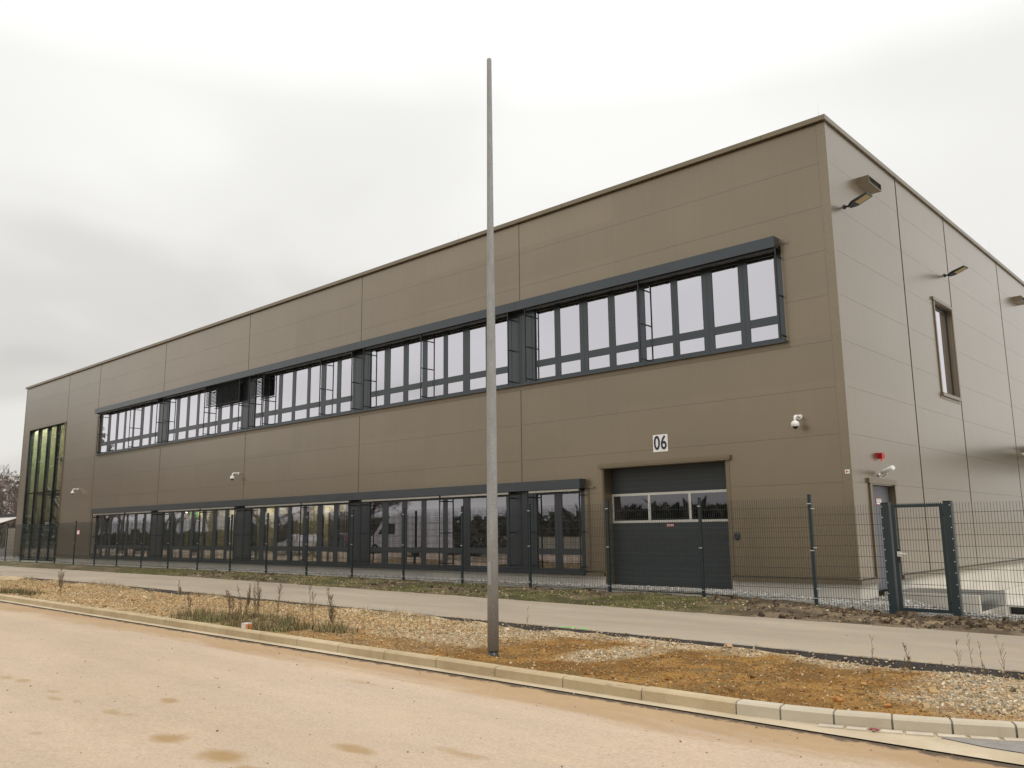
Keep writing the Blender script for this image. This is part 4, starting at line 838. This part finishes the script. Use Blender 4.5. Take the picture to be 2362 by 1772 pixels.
f = MB(); f.box(FX1 + .001, FX1 + .055, 18.82, 20.50, .935, 1.045); f.box(FX1 + .001, FX1 + .035, 18.90, 19.02, -1.08, .93); f.box(FX1 + .001, FX1 + .035, 20.42, 20.48, -1.08, .93); f.build('side_door_frame', M['trim'], bld)
# canopy further along the side wall (its dark underside shows as a smear on the cladding)
t = thing('entrance_canopy', 'dark flat canopy over a side entrance, just right of the picture, mirrored on the wall', 'canopy', (-5.2, 40, 2.5))
f = MB(); f.box(-6.90, -3.4, 35.6, 46, 2.42, 2.85); f.build('roof_slab', M['anth_dark'], t)
f = MB(); f.box(-3.6, -3.45, 35.8, 35.95, -1.9, 2.42); f.build('post', M['anth_dark'], t)

# things fixed to the walls ------------------------------------------------------------
def text_mesh(txt, size, m_, name, parent, loc, sx=1.0, off=0.0, ext=0.003):
    cu = bpy.data.curves.new('t', 'FONT'); cu.body = txt; cu.size = size; cu.offset = off; cu.extrude = ext; cu.align_x = 'CENTER'; cu.align_y = 'CENTER'
    o = bpy.data.objects.new('t', cu); COL.objects.link(o); bpy.context.view_layer.update()
    me = bpy.data.meshes.new_from_object(o.evaluated_get(bpy.context.evaluated_depsgraph_get())); bpy.data.objects.remove(o)
    for v in me.vertices: x, y, z = v.co; v.co = (x * sx + loc[0], -z + loc[1], y + loc[2])
    off_ = wloc(parent)
    for v in me.vertices: v.co = (v.co.x - off_.x, v.co.y - off_.y, v.co.z - off_.z)
    me.materials.clear(); me.materials.append(m_); n = bpy.data.objects.new(name, me); COL.objects.link(n); n.parent = parent; return n
t = thing('number_sign', 'square white sign with navy number 06 above the roller gate', 'sign', (-11.593, FY, 2.10))
f = MB(); f.box(-11.805, -11.380, FY - .012, FY - .001, 1.89, 2.318); f.build('plate', M['sign'], t)
text_mesh('0', .48, M['navy'], 'digit', t, (-11.688, FY - .016, 2.098), .76, .007); text_mesh('6', .48, M['navy'], 'digit', t, (-11.492, FY - .016, 2.098), .76, .007)
def dome_cam(x, z, label, yaw=0):
    t = thing('security_camera', label, 'camera', (x, FY, z), 'white dome cameras on the front wall')
    f = MB(); f.tube([(x, FY - .001, z), (x, FY - .03, z)], [.062, .055], 16); f.build('wall_flange', M['white'], t)
    f = MB(); pts = [(x, FY - .02, z), (x, FY - .12, z + .012), (x, FY - .20, z + .005)] + [(x, FY - .20 - .07 * math.sin(a), z + .005 - .07 * (1 - math.cos(a))) for a in (.4, .8, 1.2, 1.57)] + [(x, FY - .27, z - .12)]
    f.tube(pts, .030, 12); f.build('arm', M['white'], t)
    f = MB(); f.tube([(x, FY - .27, z - .10), (x, FY - .27, z - .125), (x, FY - .27, z - .15), (x, FY - .27, z - .225), (x, FY - .27, z - .232)], [.032, .07, .088, .090, .080], 20); f.build('housing', M['white'], t)
    f = MB(); f.tube([(x, FY - .27, z - .228), (x, FY - .27, z - .255), (x, FY - .27, z - .275), (x, FY - .27, z - .285)], [.060, .052, .034, .008], 16); f.build('lens_dome', M['black'], t)
dome_cam(-7.96, 2.40, 'white dome camera on the front wall nearest the building corner, right of the number sign')
dome_cam(-31.83, 2.42, 'white dome camera in the middle of the front wall between the two window bands')
dome_cam(-48.50, 2.45, 'white dome camera far left on the front wall beside the stair glazing')
def sticker(nm, label, x, z, w_, h_, y=FY - .004):
    t = thing(nm, label, 'sticker', (x, y, z)); f = MB(); f.box(x - w_ / 2, x + w_ / 2, y - .003, y, z - h_ / 2, z + h_ / 2); f.build('plate', M['sign'], t)
    f = MB(); f.box(x - w_ * .3, x - w_ * .1, y - .005, y - .0035, z - h_ * .3, z + h_ * .3); f.box(x - w_ * .1, x + w_ * .3, y - .005, y - .0035, z - h_ * .08, z + h_ * .10); f.build('print', M['red'], t)
sticker('hydrant_sign', 'tiny white and red plate at the edge of the front wall by the corner', -7.005, 1.15, .10, .085, FY - .009)
t = thing('switch_box', 'small dark grey oval control box right of the roller gate', 'switch', (-9.637, FY, -.18)); f = MB(); f.tube([(-9.637, FY - .001, -.18), (-9.637, FY - .05, -.18), (-9.637, FY - .06, -.18)], [.062, .062, .045], 16)
f.v = [(v[0], v[1], -.18 + (v[2] + .18) * 1.5) for v in f.v]; f.build('housing', M['door'], t); f = MB(); f.tube([(-9.637, FY - .06, -.15), (-9.637, FY - .068, -.15)], [.016, .016], 10); f.build('button', M['black'], t)
def flood(y, z, label):
    x = FX1; t = thing('wall_floodlight', label, 'floodlight', (x, y, z), 'floodlights on the side wall')
    f = MB(); f.tube([(x + .001, y, z), (x + .03, y, z)], [.055, .05], 14); f.tube([(x + .02, y, z), (x + .14, y - .02, z - .02)], [.024, .024], 10); f.build('wall_bracket', M['anth_dark'], t)
    f = MB(); c0 = Vector((x + .12, y - .02, z - .03)); c1 = Vector((x + .62, y - .12, z + .10)); d = (c1 - c0); u = d.normalized(); s = Vector((0.12, 1, 0)).normalized(); n = u.cross(s).normalized()
    P = []
    for q, hw, th in ((0, .05, .028), (.18, .11, .034), (.32, .14, .030), (1, .14, .018)):
        c = c0 + d * q; P += [c - s * hw - n * th, c + s * hw - n * th, c + s * hw + n * th, c - s * hw + n * th]
    F_ = [(0, 1, 2, 3), (15, 14, 13, 12)] + [(4 * i + k, 4 * i + 4 + k, 4 * i + 4 + (k + 1) % 4, 4 * i + (k + 1) % 4) for i in range(3) for k in range(4)]
    f.poly(P, F_); f.build('housing', M['anth_dark'], t)
    if n.z > 0: n = -n
    g = MB(); a = c0 + d * .38 + n * .0315; b = c0 + d * .96 + n * .0225; g.poly([a - s * .11, a + s * .11, b + s * .11, b - s * .11, a - s * .11 - n * .01, a + s * .11 - n * .01, b + s * .11 - n * .01, b - s * .11 - n * .01], [(0, 1, 2, 3), (4, 5, 6, 7), (0, 1, 5, 4), (1, 2, 6, 5), (2, 3, 7, 6), (3, 0, 4, 7)]); g.build('lens', M['lens'], t)
flood(18.80, 7.22, 'dark flat floodlight near the building corner, below the square vent hood'); flood(26.18, 7.20, 'dark flat floodlight on the side wall above the narrow window')
def vent(y0, y1, z0, z1, label):
    x = FX1; t = thing('vent_hood', label, 'vent', (x, (y0 + y1) / 2, z0), 'vent hoods on the side wall'); f = MB(); X_ = x + .26
    f.box(x + .001, X_, y0, y0 + .02, z0, z1); f.box(x + .001, X_, y1 - .02, y1, z0, z1); f.box(x + .001, X_, y0 + .0205, y1 - .0205, z1 - .02, z1); f.box(x + .001, X_, y0 + .0205, y1 - .0205, z0, z0 + .02); f.build('casing', M['trim'], t)
    f = MB()
    for k in range(3): f.box(X_ - .05, X_ - .03, y0 + .03, y1 - .03, z0 + .035 + k * .045, z0 + .055 + k * .045)
    f.box(x + .02, x + .03, y0 + .03, y1 - .03, z0 + .03, z1 - .03); f.build('louvre', M['anth_dark'], t)
vent(19.80, 20.62, 8.06, 8.24, 'square bronze vent hood above the corner floodlight'); vent(34.55, 35.35, 8.04, 8.22, 'bronze vent hood at the right edge of the picture')
t = thing('alarm_siren', 'small red alarm siren on the side wall above the grey door', 'siren', (FX1, 19.62, 1.52))
f = MB(); f.box(FX1 + .001, FX1 + .03, 19.52, 19.72, 1.50, 1.63); f.box(FX1 + .0305, FX1 + .11, 19.56, 19.69, 1.515, 1.61); f.build('body', M['red'], t)
f = MB()
for k in range(3): f.box(FX1 + .05 + k * .026, FX1 + .062 + k * .026, 19.53, 19.71, 1.505, 1.626)
f.build('rib', M['red'], t); f = MB(); f.tube([(FX1 + .07, 19.62, 1.508), (FX1 + .07, 19.62, 1.45)], [.028, .022], 12); f.build('beacon', emit('red_beacon', (.9, .12, .08), .25), t)
def bullet(y, z, label, m_='white'):
    t = thing('bullet_camera', label, 'camera', (FX1, y, z)); f = MB(); f.tube([(FX1 + .001, y, z - .03), (FX1 + .03, y, z - .03)], [.05, .045], 14); f.tube([(FX1 + .02, y, z - .03), (FX1 + .10, y, z - .06), (FX1 + .22, y - .10, z - .01)], .014, 8); f.build('bracket', M['alu'], t)
    f = MB(); a = Vector((FX1 + .08, y - .02, z + .02)); b = Vector((FX1 + .42, y - .30, z + .10)); f.tube([a, a.lerp(b, .1), b], [.035, .050, .052], 16); f.build('housing', M[m_], t)
    f = MB(); d = (b - a).normalized(); f.tube([b + d * .001, b + d * .012], [.046, .046], 16); f.build('hood_ring', M['white'], t)
bullet(19.55, 1.16, 'pale bullet camera pointing outward above the grey side door'); bullet(33.3, 2.42, 'white camera on the side wall at the right picture edge')

# ---------------------------------------------------------------- fence and gate
FYY = 16.74
def mesh_panel(x0, x1, zb, zt, parent, spikes=True, m_=None):
    f = MB(); x = x0 + .03
    while x < x1 - .02:
        f.box(x - .0026, x + .0026, FYY - .0026, FYY + .0026, zb, zt + (.0 if not spikes else .0)); x += .05
    z = zb + .03
    zz = []
    while z < zt - .02: zz.append(z); z += .2
    for z in zz:
        for dy in (-.0065, .0065): f.box(x0 + .015, x1 - .015, FYY + dy - .0036, FYY + dy + .0036, z - .0036, z + .0036)
    return f.build('mesh_panel', m_ or M['wire'], parent)
def post(x, zb, zt, parent, n=3, lift=.05):
    f = MB(); f.box(x - .03, x + .03, FYY + .009, FYY + .055, zb - .25, zt + lift); o = f.build('fence_post', M['green_steel'], parent)
    f = MB(); f.box(x - .033, x + .033, FYY + .006, FYY + .058, zt + lift + .0005, zt + lift + .015); f.build('post_cap', M['black'], o)
    for k in range(n):
        z = zt - .12 - k * (zt - zb - .2) / (n - 1); f = MB(); f.box(x - .037, x + .037, FYY - .013, FYY + .008, z - .008, z + .008); f.build('clip', M['clip'], o)
t = thing('mesh_fence', 'long dark green wire mesh fence in front of the whole building', 'fence', (-30, FYY, -1.42))
PX = [-7.34 - 2.518 * k for k in range(0, 23)]
for i, x in enumerate(PX):
    zb = float(z_fence(x)) + .05; zt = zb + 2.01
    if i == 0: zt = .59
    post(x, zb, zt, t)
    if i < len(PX) - 1:
        z2 = float(z_fence(PX[i + 1])) + .05; zm = (zb + z2) / 2; mesh_panel(PX[i + 1], x, zm, max(zm + 2.01, .585) if i == 0 else .59 + min(i, 4) * .015, t)
t2 = thing('mesh_fence', 'short dark green wire mesh panel between the tall post and the gate', 'fence', (-6.6, FYY, -1.55)); mesh_panel(-7.30, -5.92, -1.59, .41, t2)
f = MB()
for z in (.37, -.4, -1.2): f.box(-7.305, -7.24, FYY - .013, FYY + .012, z - .008, z + .008)
f.build('clip', M['clip'], t2)
t3 = thing('mesh_fence', 'dark green wire mesh fence panel running right from the gate', 'fence', (-3.4, FYY, -1.55)); mesh_panel(-4.69, -2.17, -1.59, .41, t3); post(-2.14, -1.56, .41, t3); mesh_panel(-2.11, .4, -1.59, .41, t3); post(.43, -1.56, .41, t3)
g = thing('garden_gate', 'dark green framed mesh gate between two thick posts at the building corner', 'gate', (-5.3, FYY, -1.56))
for (a, b, sx) in ((-5.92, -5.78, 1), (-4.82, -4.69, -1)):
    f = MB(); f.box(a, b, FYY - .06, FYY + .07, -1.80, .435); po = f.build('gate_post', M['green_steel'], g)
    f = MB(); f.box(a - .004, b + .004, FYY - .064, FYY + .074, .4355, .447); f.build('post_cap', M['black'], po)
    xx = a + .018 if sx > 0 else b - .018
    for k in range(10):
        f = MB(); f.tube([(xx, FYY - .061, .37 - k * .2), (xx, FYY - .068, .37 - k * .2)], [.010, .010], 8); f.build('bolt', M['clip'], po)
f = MB(); f.box(-5.745, -5.68, FYY - .03, FYY + .03, -1.54, .40); f.box(-4.90, -4.845, FYY - .03, FYY + .03, -1.54, .40); f.box(-5.679, -4.901, FYY - .029, FYY + .029, .345, .399); f.box(-5.679, -4.901, FYY - .029, FYY + .029, -1.539, -1.48); f.build('gate_frame', M['green_steel'], g)
gp = mesh_panel(-5.685, -4.895, -1.48, .345, g); gp.name = 'gate_mesh'
f = MB(); x = -5.72
while x < -4.86: f.poly([(x - .011, FYY - .005, .400), (x + .011, FYY - .005, .400), (x, FYY - .005, .432), (x - .011, FYY + .005, .400), (x + .011, FYY + .005, .400), (x, FYY + .005, .432)], [(0, 1, 2), (5, 4, 3), (0, 2, 5, 3), (1, 4, 5, 2)]); x += .034
f.build('spike_strip', M['green_steel'], g)
f = MB(); f.box(-5.70, -5.64, FYY - .055, FYY - .031, -.66, -.42); f.build('lock_case', M['black'], g)
f = MB(); f.box(-5.685, -5.60, FYY - .075, FYY - .056, -.55, -.46); f.tube([(-5.65, FYY - .07, -.50), (-5.65, FYY - .11, -.50), (-5.50, FYY - .11, -.505)], .010, 8); f.build('handle', M['alu'], g)
for z in (.2, -1.35):
    f = MB(); f.tube([(-4.845, FYY - .01, z), (-4.82, FYY - .01, z)], [.02, .02], 10); f.build('hinge', M['black'], g)
t = thing('warning_sign', 'small white and red plate hung on the mesh fence left of the lower windows', 'sign', (-44.62, FYY - .02, .15)); f = MB(); f.box(-44.80, -44.44, FYY - .02, FYY - .012, .03, .28); f.build('plate', M['red'], t)
f = MB(); f.box(-44.76, -44.48, FYY - .024, FYY - .0205, .07, .24); f.build('panel', M['sign'], t)
# yard steps by the gate --------------------------------------------------------------
t = thing('door_landing', 'low concrete landing with a dark grating top outside the grey side door', 'landing', (-6, 20, -1.9))
f = MB(); f.box(-6.90, -5.05, 19.25, 19.36, -2.15, -1.39); f.box(-5.16, -5.05, 19.361, 21.25, -2.15, -1.71); f.box(-6.9, -5.17, 21.13, 21.25, -2.15, -1.41); f.build('concrete_wall', M['conc'], t)
f = MB(); f.box(-6.90, -5.06, 19.361, 21.129, -1.47, -1.40); f.build('grating', M['anth'], t)
f = MB(); f.box(-5.12, -5.045, 19.362, 21.25, -1.705, -1.395); f.build('side_plate', M['anth'], t)
t = thing('concrete_step', 'low pale concrete step with a dark recess at the right picture edge', 'step', (-4, 20.5, -1.9))
f = MB(); f.box(-4.78, -2.6, 20.02, 21.4, -1.645, -1.60); f.box(-4.78, -4.72, 20.0, 21.4, -2.0, -1.646); f.box(-4.719, -2.6, 20.0, 21.4, -2.0, -1.80); f.build('concrete_frame', M['conc_l'], t)
f = MB(); f.box(-4.719, -2.6, 20.2, 20.3, -1.799, -1.646); f.build('recess_panel', M['anth_dark'], t)

# ---------------------------------------------------------------- trees
def tree_meshes(seed, H, spread=.42, lv=6, dens=1.0):
    r = random.Random(seed); tk = MB(); tw = MB()
    def grow(p, d, L, R, k):
        n = 3 if k < 3 else 2; pts = [p.copy()]
        for i in range(n):
            d = (d + Vector((r.gauss(0, .13), r.gauss(0, .13), r.gauss(.04, .06)))).normalized(); p = p + d * L / n; pts.append(p.copy())
        (tk if k < 3 else tw).tube(pts, [R * (1 - .35 * i / n) for i in range(n + 1)], 6 if k < 2 else (4 if k < 4 else 3), False)
        if k >= lv: return
        m_ = (4 if k == 0 else 3 if k < lv - 2 else 3)
        for j in range(m_):
            a = r.uniform(0, 6.28); o = d.orthogonal().normalized(); o.rotate(__import__('mathutils').Quaternion(d, a)); t_ = r.uniform(.35, 1) if j else 1
            q = pts[min(n, max(1, int(t_ * n + .5)))]
            grow(q, (d + o * r.uniform(.45, 1.0) * spread * 2).normalized(), L * r.uniform(.62, .82), R * (.62 if j else .72), k + 1)
    grow(Vector((0, 0, -.2)), Vector((0, 0, 1)), H * .24, H * .013, 0); return tk, tw
def make_tree(nm, label, loc, seed, H, group=None, lv=6, **k):
    t = thing(nm, label, 'tree', (0, 0, 0), group); tk, tw = tree_meshes(seed, H, lv=lv, **k)
    tk.build('trunk', M['bark'], t); tw.build('crown', M['twig'], t); t.location = loc; return t
TA = make_tree('bare_tree', 'bare winter tree left of the building, behind the shelter', (-112, 33.5, -1.5), 3, 13, 'bare trees left of the building', 7)
TB = make_tree('bare_tree', 'lower bare tree at the far left edge, left of the taller one', (-119, 33, -1.5), 5, 12, 'bare trees left of the building', 7)
c = copy_tree(TA); c.location = (-128, 40, -1.5); c.rotation_euler.z = 2; c['label'] = 'more distant bare tree showing between the two nearer ones'; c.scale = (1.1, 1.1, 1.05)
GT_ = 'bare trees across the road, mirrored in the glass'
TC = make_tree('roadside_tree', 'bare roadside tree mirrored in the middle lower windows', (-71, -17, -1.55), 9, 11, GT_, 7)
MT = [(-140, -6, 1.7, .5), (-128, -9, 1.75, 1.1), (-121, -4, 1.6, 2.2), (-112, -10, 1.6, 3.3), (-104, -5, 1.5, 4.4), (-97, -14, 1.4, 5.5), (-90, -8, 1.35, .3), (-84, -16, 1.2, 1.6), (-79, -12, 1.1, 2.7), (-73, -18, 1.05, 3.8), (-76, -22, .95, 5.0), (-100, -22, 1.6, 4.1), (-117, -18, 1.7, 1.2), (-133, -16, 1.8, 2.4)]
LB = ['farthest left', 'second from the far left', 'third from the far left', 'fourth from the far left', 'fifth from the far left', 'sixth from the far left', 'seventh from the far left', 'eighth from the far left', 'ninth from the far left', 'tenth from the far left', 'last before the right end', 'back row, rightmost', 'back row, middle', 'back row, leftmost']
for (x, y, s, a), l in zip(MT, LB):
    c = copy_tree(TC); c.location = (x, y, -1.55); c.scale = (s, s, s); c.rotation_euler.z = a; c['label'] = 'bare roadside tree mirrored in the glass, ' + l
def bushmass(nm, label, cx, cy, rx, ry, h, n, z0, cols, s=.35, kind='stuff'):
    a = rng.random(n) * 6.283; q = np.sqrt(rng.random(n)); X = cx + rx * q * np.cos(a); Y = cy + ry * q * np.sin(a)
    top = h * (0.55 + 0.6 * fbm(X, Y, max(rx, ry) / 4 + 1, 3)) * (1 - 0.35 * q ** 3); Z = z0 + top * rng.random(n) ** .7
    D = rng.normal(size=(n, 3, 3)) * s * (0.6 + rng.random((n, 1, 1))); V = np.stack([X, Y, Z], -1)[:, None] + D; C = np.array(cols)[rng.integers(0, len(cols), n)] * rng.uniform(.6, 1.2, (n, 1))
    return tag(npmesh(nm, V.reshape(-1, 3), np.arange(3 * n).reshape(-1, 3), M['blade'], False, np.repeat(C, 3, 0)), label, 'woods' if kind == 'stuff' else 'bush', kind=kind)
bcol = [(0.11, 0.085, 0.06), (0.085, 0.08, 0.04), (0.13, 0.10, 0.075), (0.06, 0.065, 0.035)]
bushmass('thicket', 'olive brown thicket behind the shelter left of the building', -135, 43, 38, 9, 5.0, 9000, -1.5, bcol, .22)
bushmass('far_woods', 'low brown line of far woods beyond the road, mirrored in the lower windows', -90, -190, 330, 22, 7.5, 9000, -1.6, bcol, 1.3)
bushmass('roadside_scrub', 'brown scrub across the road under the bare trees', -97, -17, 48, 6, 2.2, 12000, -1.6, bcol, .22)

bushmass('bare_wood', 'dense bare brown wood across the road, mirrored in the stair glazing', -160, -16, 17, 9, 30, 30000, -1.6, [(0.10, 0.08, 0.065), (0.07, 0.06, 0.045), (0.13, 0.105, 0.085)], .20)
bushmass('bare_hedge', 'fine pinkish brown twigs of a tall bare hedge left of the building', -126, 40, 22, 5, 10.5, 11000, -1.5, [(0.20, 0.165, 0.135), (0.15, 0.12, 0.095), (0.25, 0.205, 0.17)], .13)
# shelter left of the building ----------------------------------------------------------
t = thing('shelter', 'open shelter with dark beams and a pale sheet roof at the far left', 'shelter', (-74, 23, -1.44))
f = MB(); f.box(-82, -69.5, 21.9, 22.1, 1.42, 1.66); f.box(-82, -69.5, 20.0, 20.15, .52, .76); f.build('roof_beam', M['anth_dark'], t)
f = MB()
f.poly([(-82, 20.1, .77), (-69.5, 20.1, .77), (-69.5, 22.0, 1.41), (-82, 22.0, 1.41), (-82, 20.1, .80), (-69.5, 20.1, .80), (-69.5, 22.0, 1.44), (-82, 22.0, 1.44)], [(0, 1, 2, 3), (7, 6, 5, 4), (0, 1, 5, 4), (2, 3, 7, 6), (1, 2, 6, 5), (3, 0, 4, 7)]); f.build('roof_sheet', M['poly'], t)
f = MB()
for x in (-81, -77.8, -74.6, -71.4): f.obox((x, 21.05, 1.04), (.07, 0, 0), (0, .93, .315), (0, -.02, .05))
f.build('rafter', M['anth_dark'], t)
for x in (-81.5, -75.6, -69.7):
    f = MB(); f.box(x, x + .12, 20.02, 20.13, -1.44, .52); f.build('post', M['anth_dark'], t)
t = thing('pale_wall', 'pale plastered wall standing under the shelter', 'wall', (-75, 24, -1.44)); f = MB(); f.box(-77.6, -75.6, 23.5, 23.7, -1.0, .62); f.box(-75.3, -72.5, 23.5, 23.7, -.75, .62); f.build('panel', M['panel'], t)
f = MB(); f.box(-82, -72, 23.48, 23.75, -1.44, -1.005); f.build('base', M['conc'], t)
t = thing('barrier_board', 'red and white striped board in front of the pale wall', 'barrier', (-72.6, 20.5, -1.44))
for k, m_ in enumerate(('red', 'sign', 'red', 'sign')):
    f = MB(); f.box(-72.1, -71.75, 20.4, 20.44, -.35 - k * .13, -.22 - k * .13 - .001); f.build('stripe', M[m_], t)
f = MB(); f.box(-71.95, -71.9, 20.45, 20.5, -1.44, -.22); f.build('post', M['anth_dark'], t)

# ---------------------------------------------------------------- vehicles across the road (mirrored in the glass)
def vehicle(nm, label, cat, loc, rz, prof_, W_, paint, glassp, wheels, R_):
    """prof_: side outline (x along length, z up); body tapered inward above the waist"""
    t = thing(nm, label, cat, (0, 0, 0)); f = MB(); n = len(prof_)
    def half(z): return W_ / 2 * (1 - .10 * max(0, (z - 1.0)) / 1.5)
    P = [(x, -half(z), z) for x, z in prof_] + [(x, half(z), z) for x, z in prof_]
    f.poly(P, [tuple(range(n)), tuple(range(2 * n - 1, n - 1, -1))] + [(i, n + i, n + (i + 1) % n, (i + 1) % n) for i in range(n)]); f.build('body', paint, t)
    for g_ in glassp:
        for s in (-1, 1):
            f = MB(); q = [(x, s * (half(z) + .006), z) for x, z in g_]; f.poly(q, [tuple(range(len(q)))]); f.build('side_window', M['black'], t)
    for x in wheels:
        for s in (-1, 1):
            f = MB(); f.tube([(x, s * (W_ / 2 - .22), R_), (x, s * (W_ / 2 + .01), R_)], [R_, R_], 20); wo_ = f.build('wheel', M['tyre'], t)
            f = MB(); f.tube([(x, s * (W_ / 2 + .011), R_), (x, s * (W_ / 2 + .02), R_)], [R_ * .55, R_ * .5], 14); f.build('rim', M['alu'], wo_)
    f = MB()
    for s in (-1, 1): f.box(prof_[0][0] - .01, prof_[0][0] + .08, s * W_ / 2 * .96 - .06, s * W_ / 2 * .96 + .03, .95, 1.45)
    f.build('tail_lamp', M['red'], t); t.location = loc; t.rotation_euler.z = rz; return t
vp = [(0, .45), (0, 2.45), (.1, 2.62), (4.3, 2.65), (5.0, 2.35), (5.85, 1.35), (6.75, 1.08), (6.95, .75), (6.95, .4), (5.9, .35), (.4, .35)]
v = vehicle('parked_van', 'tall white panel van parked across the road, mirrored in the lower windows', 'van', (-42.6, -2.9, -1.585), math.pi, vp, 2.0, M['van'], [[(4.0, 1.35), (4.0, 2.1), (4.75, 2.1), (5.45, 1.35)]], (1.2, 5.75), .35)
f = MB(); f.poly([(5.03, -.80, 2.28), (5.86, -.88, 1.38), (5.86, .88, 1.38), (5.03, .80, 2.28)], [(0, 1, 2, 3)]); 
o_ = f.build('windscreen', M['black'], None); o_.parent = v; o_.location = (.012, 0, .012)
cp = [(0, .45), (.05, .95), (.5, 1.40), (1.9, 1.48), (2.9, .98), (4.0, .85), (4.2, .5), (4.1, .25), (.1, .25)]
vehicle('parked_car', 'dark blue hatchback parked across the road, mirrored in the lower windows', 'car', (-53.3, -3.6, -1.585), math.pi, cp, 1.75, M['blue'], [[(.55, .98), (.75, 1.32), (1.85, 1.38), (2.6, .98)]], (.8, 3.3), .31)
vehicle('estate_car', 'silver car parked farther along the road, mirrored in the lower windows', 'car', (-60, -4.0, -1.585), math.pi, cp, 1.75, M['van'], [[(.55, .98), (.75, 1.32), (1.85, 1.38), (2.6, .98)]], (.8, 3.3), .31)

# lift the whole layout so that the ground sits near z = 0
for o in list(SC.objects):
    if o.parent is None: o.location.z += LIFT
